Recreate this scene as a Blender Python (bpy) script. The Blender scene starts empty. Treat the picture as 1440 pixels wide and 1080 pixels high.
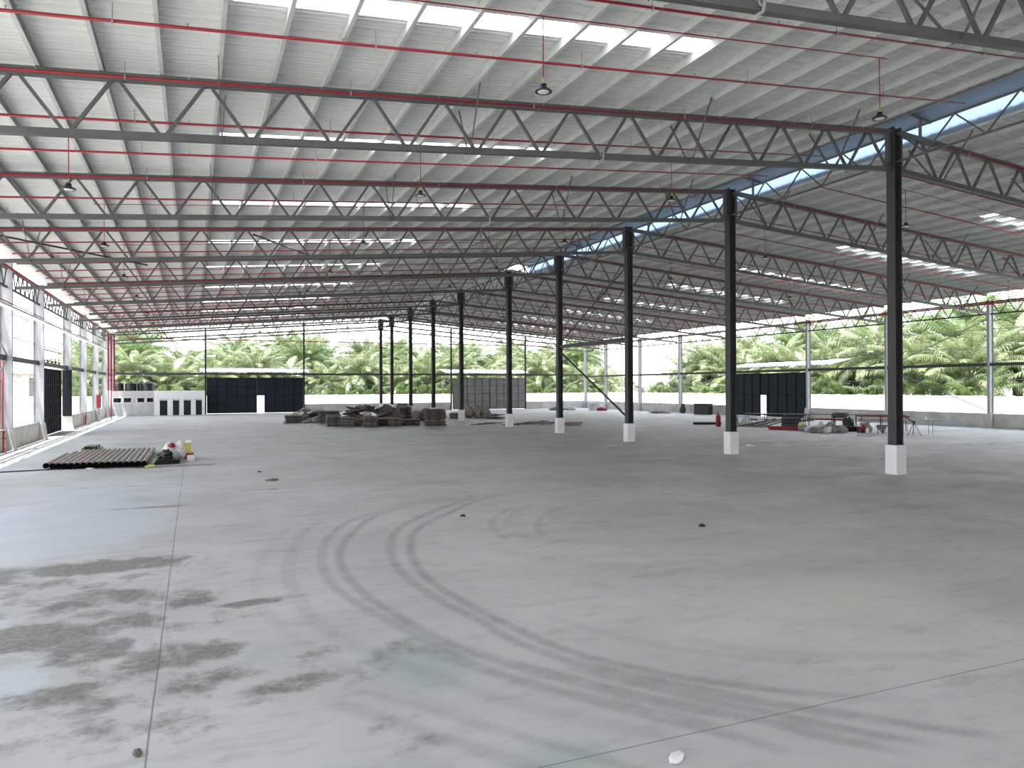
import bpy, bmesh, math, random
import numpy as np
from mathutils import Vector, Matrix, noise

S = bpy.context.scene
COL = S.collection

# ------------------------------------------------------------------ camera
YAW, PITCH, ROLL, FPX, CAMH = 0.4023, 0.0041, -0.0039, 1052.1, 3.5
cam = bpy.data.cameras.new('camera')
cam.sensor_width = 36.0
cam.lens = FPX / 1440.0 * 36.0
cam.clip_end = 2000
cam_o = bpy.data.objects.new('camera', cam)
COL.objects.link(cam_o)
fw = Vector((math.sin(YAW)*math.cos(PITCH), math.cos(YAW)*math.cos(PITCH), math.sin(PITCH)))
rt = Vector((math.cos(YAW), -math.sin(YAW), 0))
up = rt.cross(fw)
r2 = rt*math.cos(ROLL) + up*math.sin(ROLL)
u2 = up*math.cos(ROLL) - rt*math.sin(ROLL)
M = Matrix((r2, u2, -fw)).transposed().to_4x4()
M.translation = Vector((0, 0, CAMH))
cam_o.matrix_world = M
S.camera = cam_o

# ------------------------------------------------------------------ view, sky, sun
S.view_settings.view_transform = 'Standard'
S.view_settings.look = 'None'
S.view_settings.gamma = 1.0
S.view_settings.use_curve_mapping = False
S.view_settings.exposure = 0.0

w = bpy.data.worlds.new('sky')
S.world = w
w.use_nodes = True
nt = w.node_tree
nt.nodes.clear()
out = nt.nodes.new('ShaderNodeOutputWorld')
bg = nt.nodes.new('ShaderNodeBackground')
tc = nt.nodes.new('ShaderNodeTexCoord')
sep = nt.nodes.new('ShaderNodeSeparateXYZ')
rmp = nt.nodes.new('ShaderNodeValToRGB')
e = rmp.color_ramp.elements
e[0].position = 0.0
e[0].color = (1.0, 0.985, 0.96, 1)
e[1].position = 0.9
e[1].color = (0.62, 0.76, 1.0, 1)
m_ = e.new(0.25)
m_.color = (0.93, 0.96, 1.0, 1)
nt.links.new(tc.outputs['Generated'], sep.inputs[0])
nt.links.new(sep.outputs[2], rmp.inputs[0])
nt.links.new(rmp.outputs[0], bg.inputs[0])
bg.inputs[1].default_value = 4.5
nt.links.new(bg.outputs[0], out.inputs[0])

sl = bpy.data.lights.new('sun', 'SUN')
sl.energy = 16.0
sl.angle = 0.009
sl.color = (1.0, 0.96, 0.90)
so = bpy.data.objects.new('sun', sl)
COL.objects.link(so)
so.rotation_euler = Vector((-0.232, -0.12, 1.0)).to_track_quat('Z', 'Y').to_euler()

# ------------------------------------------------------------------ building grid
XL, XR, XW = -9.61, 25.6, 59.8          # left wall, ridge, right wall
SLOPE = 0.0787
FY = [11.49, 21.35, 31.21, 41.07, 50.94, 60.80, 73.62, 83.48, 93.35, 103.21, 109.90]
YN, YG = -8.2, 109.9                     # near end, gable
HR = 13.93                               # roof sheet at the ridge line
HT = 13.66                               # top of the trusses at the ridge line
OPL, OPR = 25.0, 27.8                    # ridge opening
MON_END = 61.5                           # the raised ridge hood stops here


def zr(x, h=HR):
    return h - SLOPE*abs(x-XR)


ORD = ['', 'first', 'second', 'third', 'fourth', 'fifth', 'sixth', 'seventh', 'eighth', 'ninth', 'tenth', 'eleventh',
       'twelfth', 'thirteenth', 'fourteenth', 'fifteenth', 'sixteenth', 'seventeenth', 'eighteenth', 'nineteenth',
       'twentieth', 'twenty-first', 'twenty-second', 'twenty-third', 'twenty-fourth', 'twenty-fifth', 'twenty-sixth',
       'twenty-seventh', 'twenty-eighth', 'twenty-ninth', 'thirtieth', 'thirty-first']
rnd = random.Random(7)


# ------------------------------------------------------------------ materials
def mat(name, col, rough=0.6, metal=0.0, amt=0.0, scale=3.0, col2=None, detail=4.0, bump=0.0, spec=None, stretch=None):
    m = bpy.data.materials.new(name)
    m.use_nodes = True
    n = m.node_tree
    b = n.nodes['Principled BSDF']
    b.inputs['Roughness'].default_value = rough
    b.inputs['Metallic'].default_value = metal
    if spec is not None:
        b.inputs['Specular IOR Level'].default_value = spec
    c2 = col2 or tuple(max(0, c*(1-amt)) for c in col)
    t = n.nodes.new('ShaderNodeTexCoord')
    src = t.outputs['Object']
    if stretch:
        mp = n.nodes.new('ShaderNodeMapping')
        mp.inputs['Scale'].default_value = stretch
        n.links.new(src, mp.inputs[0])
        src = mp.outputs[0]
    nz = n.nodes.new('ShaderNodeTexNoise')
    nz.inputs['Scale'].default_value = scale
    nz.inputs['Detail'].default_value = detail
    n.links.new(src, nz.inputs['Vector'])
    r = n.nodes.new('ShaderNodeValToRGB')
    r.color_ramp.elements[0].position = 0.35
    r.color_ramp.elements[1].position = 0.65
    r.color_ramp.elements[0].color = (*c2, 1)
    r.color_ramp.elements[1].color = (*col, 1)
    n.links.new(nz.outputs[0], r.inputs[0])
    n.links.new(r.outputs[0], b.inputs['Base Color'])
    if bump:
        bp = n.nodes.new('ShaderNodeBump')
        bp.inputs['Strength'].default_value = bump
        n.links.new(nz.outputs[0], bp.inputs['Height'])
        n.links.new(bp.outputs[0], b.inputs['Normal'])
    return m


def translucent(name, col, trans, gloss=0.05):
    m = bpy.data.materials.new(name)
    m.use_nodes = True
    n = m.node_tree
    n.nodes.clear()
    o = n.nodes.new('ShaderNodeOutputMaterial')
    d = n.nodes.new('ShaderNodeBsdfDiffuse')
    t = n.nodes.new('ShaderNodeBsdfTranslucent')
    nz = n.nodes.new('ShaderNodeTexNoise')
    nz.inputs['Scale'].default_value = 1.5
    r = n.nodes.new('ShaderNodeValToRGB')
    r.color_ramp.elements[0].color = (*[c*0.9 for c in col], 1)
    r.color_ramp.elements[1].color = (*col, 1)
    n.links.new(nz.outputs[0], r.inputs[0])
    n.links.new(r.outputs[0], d.inputs[0])
    n.links.new(r.outputs[0], t.inputs[0])
    mx = n.nodes.new('ShaderNodeMixShader')
    mx.inputs[0].default_value = trans
    n.links.new(d.outputs[0], mx.inputs[1])
    n.links.new(t.outputs[0], mx.inputs[2])
    n.links.new(mx.outputs[0], o.inputs[0])
    return m


MT = {}
MT['truss'] = mat('grey_steel_paint', (0.112, 0.113, 0.116), 0.5, amt=0.15, scale=2, spec=.35)
MT['column'] = mat('dark_steel_paint', (0.055, 0.056, 0.060), 0.5, amt=0.2, scale=1.5, spec=.3)
MT['wallcol'] = mat('light_steel_paint', (0.36, 0.37, 0.39), 0.45, amt=0.12, scale=1.5)
MT['girt'] = mat('galvanised_girt', (0.33, 0.34, 0.36), 0.45, amt=0.15, scale=3)
MT['purlin'] = mat('galvanised_purlin', (0.56, 0.58, 0.575), 0.45, amt=0.12, scale=2)
MT['roof'] = mat('roof_sheet_underside', (0.77, 0.775, 0.77), 0.5, amt=0.08, scale=0.6)
MT['red'] = mat('red_pipe_paint', (0.29, 0.005, 0.02), 0.45, amt=0.2, scale=4)
MT['white'] = mat('white_paint', (0.78, 0.79, 0.80), 0.55, amt=0.06, scale=2)
MT['plaster'] = mat('grey_plaster', (0.50, 0.50, 0.50), 0.8, amt=0.2, scale=1.2)
MT['kerb'] = mat('low_wall_concrete', (0.60, 0.595, 0.575), 0.8, amt=0.28, scale=0.9, detail=8)
MT['navy'] = mat('navy_door_paint', (0.012, 0.022, 0.034), 0.6, amt=0.25, scale=1.2, spec=.25)
MT['navyrail'] = mat('navy_rail_paint', (0.007, 0.010, 0.014), 0.6, amt=0.2, scale=2, spec=.15)
MT['greydoor'] = mat('grey_door_primer', (0.215, 0.22, 0.22), 0.5, amt=0.2, scale=1.0)
MT['greyrail'] = mat('grey_door_rail', (0.05, 0.05, 0.052), 0.5, amt=0.2, scale=2)
MT['black'] = mat('black_plastic', (0.012, 0.012, 0.013), 0.4, amt=0.3, scale=3)
MT['blackmetal'] = mat('black_metal', (0.02, 0.02, 0.022), 0.35, amt=0.3, scale=5)
MT['sheet'] = mat('canopy_sheet', (0.75, 0.76, 0.77), 0.5, amt=0.06, scale=2)
MT['lens'] = mat('lamp_glass', (0.75, 0.75, 0.74), 0.25, amt=0.05, scale=8)
MT['board'] = mat('weathered_board', (0.16, 0.145, 0.128), 0.85, col2=(0.06, 0.054, 0.048), scale=2.5, detail=6, stretch=(1, 6, 6))
MT['boardlight'] = mat('pale_weathered_board', (0.32, 0.29, 0.25), 0.85, col2=(0.16, 0.14, 0.12), scale=2.5, detail=6, stretch=(1, 6, 6))
MT['pipe'] = mat('rusty_pipe', (0.30, 0.275, 0.26), 0.6, col2=(0.20, 0.175, 0.16), scale=1.2, detail=6)
MT['pipered'] = mat('primed_pipe', (0.32, 0.20, 0.18), 0.6, col2=(0.24, 0.215, 0.20), scale=1.0, detail=6)
MT['sack'] = mat('white_sack', (0.66, 0.66, 0.65), 0.8, amt=0.25, scale=5, bump=0.4)
MT['greysack'] = mat('grey_sack', (0.33, 0.31, 0.29), 0.9, amt=0.4, scale=4, bump=0.4)
MT['rubble'] = mat('rubble_grey', (0.28, 0.27, 0.25), 0.95, amt=0.5, scale=5, bump=0.5)
MT['yellow'] = mat('yellow_carton', (0.50, 0.47, 0.10), 0.7, amt=0.2, scale=6)
MT['lime'] = mat('lime_cloth', (0.55, 0.70, 0.13), 0.8, amt=0.2, scale=6)
MT['void'] = mat('pipe_mouth_shade', (0.004, 0.004, 0.004), 1.0, amt=0.3, scale=4, spec=0.0)  # shade inside open pipe ends, put into the colour
MT['tarp'] = mat('black_tarp', (0.010, 0.010, 0.011), 0.5, amt=0.4, scale=3, bump=0.4)
MT['dust'] = mat('outdoor_ground', (0.52, 0.49, 0.43), 0.95, col2=(0.38, 0.37, 0.30), scale=0.15, detail=8)
MT['fence'] = mat('white_boundary_wall', (0.82, 0.82, 0.80), 0.8, amt=0.08, scale=0.4)
MT['trunk'] = mat('palm_trunk', (0.10, 0.085, 0.07), 0.95, col2=(0.04, 0.035, 0.03), scale=5, bump=0.6)


def leaf(name, c1, c2, tr):
    m = mat(name, c1, 0.32, col2=c2, scale=1.1, spec=.7)
    n = m.node_tree
    b = n.nodes['Principled BSDF']
    src = b.inputs['Base Color'].links[0].from_socket
    t = n.nodes.new('ShaderNodeBsdfTranslucent')
    mx = n.nodes.new('ShaderNodeMixShader')
    mx.inputs[0].default_value = tr
    n.links.new(src, t.inputs[0])
    n.links.new(b.outputs[0], mx.inputs[1])
    n.links.new(t.outputs[0], mx.inputs[2])
    n.links.new(mx.outputs[0], n.nodes['Material Output'].inputs[0])
    return m


MT['palm'] = leaf('palm_leaf', (0.185, 0.245, 0.088), (0.06, 0.10, 0.03), 0.25)
MT['palmy'] = leaf('pale_palm_leaf', (0.29, 0.325, 0.165), (0.10, 0.14, 0.05), 0.25)
MT['pink'] = mat('red_shoots', (0.30, 0.03, 0.05), 0.7, amt=0.3, scale=4)
MT['sky'] = translucent('white_roof_light', (0.86, 0.87, 0.87), 0.75)
MT['blue'] = translucent('sky_blue_infill', (0.60, 0.69, 0.80), 0.78)  # colour stands in for sky seen through the open ridge gap
MT['hood'] = mat('sky_tinted_hood', (0.22, 0.27, 0.33), 0.5, amt=0.1, scale=1)  # blue sky light on the underside is painted into the colour


# ------------------------------------------------------------------ mesh helpers
class MB:
    def __init__(self):
        self.v, self.f = [], []

    def add(self, verts, faces):
        o = len(self.v)
        self.v += [tuple(p) for p in verts]
        self.f += [tuple(i+o for i in q) for q in faces]
        return self

    def box(self, c, s, rot=None):
        cx, cy, cz = c
        hx, hy, hz = s[0]/2, s[1]/2, s[2]/2
        vs = [Vector((x*hx, y*hy, z*hz)) for z in (-1, 1) for y in (-1, 1) for x in (-1, 1)]
        if rot is not None:
            vs = [rot @ p for p in vs]
        vs = [p+Vector(c) for p in vs]
        return self.add(vs, [(0, 2, 3, 1), (4, 5, 7, 6), (0, 1, 5, 4), (2, 6, 7, 3), (0, 4, 6, 2), (1, 3, 7, 5)])

    def b2(self, x0, x1, y0, y1, z0, z1):
        return self.box(((x0+x1)/2, (y0+y1)/2, (z0+z1)/2), (x1-x0, y1-y0, z1-z0))

    def bar(self, p0, p1, wd, hd, upv=(0, 0, 1)):
        p0, p1 = Vector(p0), Vector(p1)
        d = (p1-p0).normalized()
        u = Vector(upv)
        s = d.cross(u)
        if s.length < 1e-4:
            s = d.cross(Vector((1, 0, 0)))
        s.normalize()
        t = s.cross(d)
        s, t = s*wd/2, t*hd/2
        vs = [p0-s-t, p0+s-t, p0+s+t, p0-s+t, p1-s-t, p1+s-t, p1+s+t, p1-s+t]
        return self.add(vs, [(3, 2, 1, 0), (4, 5, 6, 7), (0, 1, 5, 4), (1, 2, 6, 5), (2, 3, 7, 6), (3, 0, 4, 7)])

    def tube(self, pts, r, n=8, caps=True):
        pts = [Vector(p) for p in pts]
        rs = r if isinstance(r, (list, tuple)) else [r]*len(pts)
        rings = []
        prev = None
        for i, p in enumerate(pts):
            d = (pts[min(i+1, len(pts)-1)]-pts[max(i-1, 0)]).normalized()
            a = prev if prev is not None else (Vector((0, 0, 1)) if abs(d.z) < 0.9 else Vector((1, 0, 0)))
            s = d.cross(a).normalized()
            t = s.cross(d)
            prev = t
            rings.append([p+(s*math.cos(2*math.pi*k/n)+t*math.sin(2*math.pi*k/n))*rs[i] for k in range(n)])
        vs = [q for g in rings for q in g]
        fs = []
        for i in range(len(pts)-1):
            for k in range(n):
                a, b = i*n+k, i*n+(k+1) % n
                fs.append((a, a+n, b+n, b))
        if caps:
            fs.append(tuple(range(n)))
            fs.append(tuple(reversed(range((len(pts)-1)*n, len(pts)*n))))
        return self.add(vs, fs)

    def ring(self, c0, c1, ro, ri, n=20):
        c0, c1 = Vector(c0), Vector(c1)
        d = (c1-c0).normalized()
        a = Vector((0, 0, 1)) if abs(d.z) < 0.9 else Vector((1, 0, 0))
        s = d.cross(a).normalized()
        t = s.cross(d)
        vs = []
        for c, r in ((c0, ro), (c1, ro), (c1, ri), (c0, ri)):
            vs += [c+(s*math.cos(2*math.pi*k/n)+t*math.sin(2*math.pi*k/n))*r for k in range(n)]
        fs = []
        for j in range(4):
            for k in range(n):
                k2 = (k+1) % n
                fs.append((j*n+k, ((j+1) % 4)*n+k, ((j+1) % 4)*n+k2, j*n+k2))
        return self.add(vs, fs)

    def lathe(self, prof, c=(0, 0, 0), n=20):
        vs, fs = [], []
        for (r, z) in prof:
            vs += [(c[0]+r*math.cos(2*math.pi*k/n), c[1]+r*math.sin(2*math.pi*k/n), c[2]+z) for k in range(n)]
        for j in range(len(prof)-1):
            for k in range(n):
                k2 = (k+1) % n
                fs.append((j*n+k, j*n+k2, (j+1)*n+k2, (j+1)*n+k))
        fs.append(tuple(reversed(range(n))))
        fs.append(tuple(range((len(prof)-1)*n, len(prof)*n)))
        return self.add(vs, fs)

    def prism(self, poly, axis, a, b):
        """extrude a 2-D polygon along an axis (x: poly is (y,z); y: (x,z); z: (x,y))"""
        def P(p, t):
            return {'x': (t, p[0], p[1]), 'y': (p[0], t, p[1]), 'z': (p[0], p[1], t)}[axis]
        n = len(poly)
        vs = [P(p, a) for p in poly]+[P(p, b) for p in poly]
        fs = [tuple(range(n)), tuple(reversed(range(n, 2*n)))]
        fs += [(i, n+i, n+(i+1) % n, (i+1) % n) for i in range(n)]
        return self.add(vs, fs)

    def lump(self, c, s, seed=0, sub=3, rough=0.25, freq=1.5, flat=True):
        bm = bmesh.new()
        bmesh.ops.create_icosphere(bm, subdivisions=sub, radius=1)
        vs = []
        for q in bm.verts:
            p = q.co.copy()
            k = 1+rough*noise.noise(p*freq+Vector((seed*7.3, seed*3.1, seed)))
            k += 0.5*rough*noise.noise(p*freq*2.7+Vector((seed, seed*5.1, 0)))
            p *= k
            z = p.z
            if flat:
                z = max(z, -0.55)
                z = (z+0.55)/1.55*2-1
            vs.append((c[0]+p.x*s[0], c[1]+p.y*s[1], c[2]+z*s[2]))
        fs = [tuple(v.index for v in f.verts) for f in bm.faces]
        bm.free()
        return self.add(vs, fs)

    def build(self, name, m, parent=None, smooth=False, fix=True):
        me = bpy.data.meshes.new(name)
        me.from_pydata(self.v, [], self.f)
        if fix:
            bm = bmesh.new()
            bm.from_mesh(me)
            bmesh.ops.recalc_face_normals(bm, faces=bm.faces)
            bm.to_mesh(me)
            bm.free()
        me.materials.append(MT[m] if isinstance(m, str) else m)
        if smooth:
            me.polygons.foreach_set('use_smooth', [True]*len(me.polygons))
        me.update()
        return link(name, me, parent)


def link(name, data, parent=None):
    o = bpy.data.objects.new(name, data)
    COL.objects.link(o)
    if parent is not None:
        o.parent = parent
    return o


def smooth_by_angle(o, deg=40):
    me = o.data
    me.polygons.foreach_set('use_smooth', [True]*len(me.polygons))
    try:
        me.set_sharp_from_angle(angle=math.radians(deg))
    except Exception:
        pass
    return o


def tag(o, label, cat, group=None, kind=None):
    o['label'] = label
    o['category'] = cat
    if group:
        o['group'] = group
    if kind:
        o['kind'] = kind
    return o


def empty(name, loc, label, cat, group=None, kind=None, rz=0.0):
    o = bpy.data.objects.new(name, None)
    o.empty_display_size = 0.2
    o.location = loc
    o.rotation_euler = (0, 0, rz)
    COL.objects.link(o)
    return tag(o, label, cat, group, kind)


def dup(root, loc=None, rz=None, label=None, group=None):
    r = root.copy()
    COL.objects.link(r)
    if loc is not None:
        r.location = loc
    if rz is not None:
        r.rotation_euler = (0, 0, rz)
    if label:
        r['label'] = label
    if group:
        r['group'] = group
    for ch in list(root.children):
        c = ch.copy()
        COL.objects.link(c)
        c.parent = r
        for g in list(ch.children):
            d = g.copy()
            COL.objects.link(d)
            d.parent = c
    return r


def ss(a, b, x):
    t = np.clip((x-a)/(b-a), 0, 1)
    return t*t*(3-2*t)


# ------------------------------------------------------------------ floor
TRACKS = [  # polyline, half width, strength : tyre marks measured on the slab
    ([(7.9, 24.0), (4.9, 21.0), (3.64, 19.56), (2.81, 17.47), (2.41, 15.69), (2.26, 13.9), (2.37, 12.58), (2.65, 11.21), (2.96, 10.02), (3.5, 8.27), (4.21, 7.3), (4.91, 6.32), (5.2, 5.4)], .10, .75),
    ([(8.6, 24.2), (5.7, 21.4), (4.47, 20.12), (3.5, 18.07), (2.97, 16.56), (2.71, 15.22), (2.62, 13.9), (2.67, 12.59), (2.83, 11.52), (3.1, 10.12), (3.57, 8.88), (4.26, 7.71), (4.74, 6.96), (5.36, 6.31), (5.85, 5.82), (6.51, 5.13)], .10, .95),
    ([(9.5, 23.6), (7.6, 21.8), (6.14, 20.24), (4.83, 18.48), (4.11, 16.71), (3.7, 14.78), (3.6, 13.3), (3.72, 11.74), (3.93, 10.64), (4.05, 9.55), (4.5, 8.3), (4.97, 7.55), (5.36, 7.0), (6.02, 6.3), (6.38, 5.86), (7.28, 4.95)], .10, .85),
    ([(10, 23.4), (8, 21.6), (6.49, 19.83), (5.18, 18.11), (4.45, 16.31), (4.02, 14.31), (3.94, 12.88), (4.04, 11.62), (4.23, 10.3), (4.57, 8.86), (5.2, 7.75), (5.9, 7.0), (6.6, 6.4), (7.6, 5.8)], .10, .95),
    ([(3.6, 20.8), (2.54, 18.99), (1.77, 15.64), (1.58, 13.66), (1.66, 11.68), (2.0, 10.2), (2.6, 8.9), (3.3, 7.6), (4.2, 6.4), (4.7, 5.5)], .14, .4),
    ([(2.9, 20.9), (1.9, 18.6), (1.2, 15.6), (1.0, 13.4), (1.15, 11.4), (1.6, 9.8), (2.3, 8.2), (3.2, 6.6)], .12, .28),
    ([(0.3, 17.6), (-0.11, 16.67), (-0.4, 15.36), (-0.56, 13.89), (-0.56, 12.63), (-0.43, 11.36), (-0.19, 10.26)], .035, -.75),
    ([(0.4, 17.4), (0.03, 16.41), (-0.33, 14.77), (-0.40, 13.35), (-0.28, 11.78), (-0.05, 10.25)], .035, -.7),
    ([(9.9, 19.5), (8.6, 18.2), (7.9, 17.0), (7.6, 15.9)], .10, .5),
    ([(8.7, 20.3), (7.4, 18.6), (6.8, 17.2), (6.6, 15.6)], .10, .45),
    ([(9.4, 20.5), (8.0, 18.9), (7.3, 17.5)], .09, .35),
    ([(4.2, 8.9), (4.96, 7.7), (5.5, 7.0), (5.91, 6.45), (6.42, 5.95), (6.9, 5.41), (7.46, 4.89)], .10, 1.0),
    ([(4.2, 8.5), (4.88, 7.4), (5.28, 6.8), (5.72, 6.25), (6.13, 5.68), (6.74, 5.01)], .10, .9),
    ([(3.4, 9.3), (4.17, 8.0), (4.61, 7.32), (5.04, 6.76), (5.44, 6.24), (5.81, 5.64), (6.37, 5.0)], .10, 1.0),
    ([(2.7, 9.8), (3.18, 8.89), (3.66, 8.06), (4.22, 7.12), (4.67, 6.44), (5.03, 5.92), (5.26, 5.48)], .10, .8),
    ([(1.6, 8.9), (2.22, 8.06), (2.8, 7.2), (3.21, 6.6), (3.58, 6.05), (3.9, 5.5)], .09, .6),
    ([(1.3, 8.7), (1.75, 7.98), (2.25, 7.19), (2.7, 6.54), (3.1, 5.9)], .12, .6),
    ([(7.5, 7.2), (6.7, 7.6), (5.9, 8.4), (5.3, 9.4), (4.9, 10.6)], .12, .35),
    ([(9.5, 6.6), (8.1, 7.1), (6.9, 7.8), (6.2, 8.8)], .16, .35),
    ([(9.8, 12.4), (7.9, 12.6), (6.6, 13.8), (5.9, 15.3)], .22, .25),
    ([(12.5, 14.5), (10.0, 14.2), (8.0, 15.0), (6.9, 16.8)], .22, .22),
]
DIRT = [  # cx, cy, rx, ry, strength : mud and damp patches
    (-1.8, 16.7, 1.9, .75, 1.0), (-3.6, 16.6, 1.5, .8, .8), (-.3, 16.9, .5, .5, .6), (-1.6, 14.2, 1.2, .8, .75), (-0.3, 13.6, .8, .8, .8),
    (-2.2, 12.4, 1.3, .8, 1.0), (-.9, 12.6, .7, .6, .75), (.9, 12.9, .7, .25, .9), (-1.3, 11.4, .8, .7, .85), (-.2, 10.8, .9, .7, .85), (-1.6, 9.9, 1.0, .45, .8),
    (.2, 9.7, .9, .55, .6), (1.1, 9.2, .8, .35, .7), (-.5, 8.7, 1.0, .5, .6), (-2.0, 12.6, 2.6, 3.2, .42), (-.6, 9.2, 2.0, 1.6, .42), (1.9, 9.6, 1.5, 1.3, .36), (-2.5, 15.9, 2.6, 1.4, .5), (.6, 12.6, 1.2, .7, .4), (1.7, 10.0, .8, .5, .45), (-1.2, 24.45, 1.3, .16, 1.0), (-1.9, 30, 3, .3, .5),
    (2.6, 10.9, .6, .4, .4), (.3, 28.3, 1.2, .25, .6), (2.0, 27.0, 1.3, .35, .5), (-1.0, 37.0, 3.5, .8, .7), (0.5, 39.5, 1.0, 1.0, .5),
    (-4, 45, 5, 1.2, .35), (6, 52, 7, 1, .4), (2, 70, 9, 1.5, .45), (-3, 60, 4, 1.0, .4), (33, 36, 7, 2, .45), (30, 26, 6, 1, .4), (20, 30, 5, .9, .3),
    (37, 50, 7, 2, .35), (46, 30, 8, 1.2, .5), (53, 40, 5, 2, .5), (54, 60, 4, 6, .3), (24, 47, 5, 1.2, .3), (9, 20, 2.5, .4, .2), (3.1, 9.2, .2, .4, .45), (1.9, 7.4, .6, .6, .40), (5.4, 10.3, .8, .3, .28), (2.6, 9.6, .8, 1.0, .34), (7.6, 16.2, .8, .3, .3),
]
GREEN = [(2.6, 9.3, .7, 1.1, 1.1), (.9, 10.4, .5, .6, .6), (3.2, 11.6, .4, .7, .5), (1.2, 6.7, 1.2, .6, .6), (3.2, 6.3, .7, .5, .9), (2.3, 8.0, .5, .6, .4), (0.2, 16.0, .6, .4, .5)]
PALE = [(-3.2, 22.5, 3.2, 5.5, 1.0), (-2.5, 28.5, 4, 4, .7), (-2.1, 10.5, .6, .7, 1.0), (-.9, 11.5, .35, .4, .8), (-3.0, 13.2, .8, .5, .9), (-.2, 15.3, .45, .4, .6)]
OCHRE = [(9.5, 9.5, 2.5, 1.6, .45), (7, 8.6, 1.2, .8, .4), (12, 14, 4, 2.5, .25)]   # pale yellowish dust


def blobs(X, Y, L):
    a = np.zeros_like(X)
    for cx, cy, rx, ry, s in L:
        d = np.sqrt(((X-cx)/rx)**2+((Y-cy)/ry)**2)
        a = np.maximum(a, s*(1-ss(.35, 1.35, d)))
    return a


def tracks(X, Y):
    a = np.zeros_like(X)
    for pl, hw, s in TRACKS:
        P = np.array(pl)
        Q = P                                   # Catmull-Rom smoothing
        pts = []
        for i in range(len(P)-1):
            p0, p1, p2, p3 = P[max(i-1, 0)], P[i], P[i+1], P[min(i+2, len(P)-1)]
            for t in np.linspace(0, 1, 7)[:-1]:
                pts.append(.5*((2*p1)+(-p0+p2)*t+(2*p0-5*p1+4*p2-p3)*t*t+(-p0+3*p1-3*p2+p3)*t**3))
        pts.append(P[-1])
        Q = np.array(pts)
        lo, hi = Q.min(0)-.6, Q.max(0)+.6
        idx = np.where((X > lo[0]) & (X < hi[0]) & (Y > lo[1]) & (Y < hi[1]))[0]
        if not len(idx):
            continue
        x, y = X[idx], Y[idx]
        dmin = np.full(len(idx), 9.0)
        tt = np.zeros(len(idx))
        n = len(Q)-1
        for i in range(n):
            a0, d0 = Q[i], Q[i+1]-Q[i]
            t = np.clip(((x-a0[0])*d0[0]+(y-a0[1])*d0[1])/(d0@d0), 0, 1)
            dd = np.hypot(x-a0[0]-t*d0[0], y-a0[1]-t*d0[1])
            k = dd < dmin
            dmin[k] = dd[k]
            tt[k] = (i+t[k])/n
        fade = ss(0, .12, tt)*(1-ss(.88, 1, tt))
        val = s*fade*(1-ss(hw*.45, hw*1.5, dmin))
        cur = a[idx]
        a[idx] = np.where(np.abs(val) > np.abs(cur), val, cur)
    return a


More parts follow.
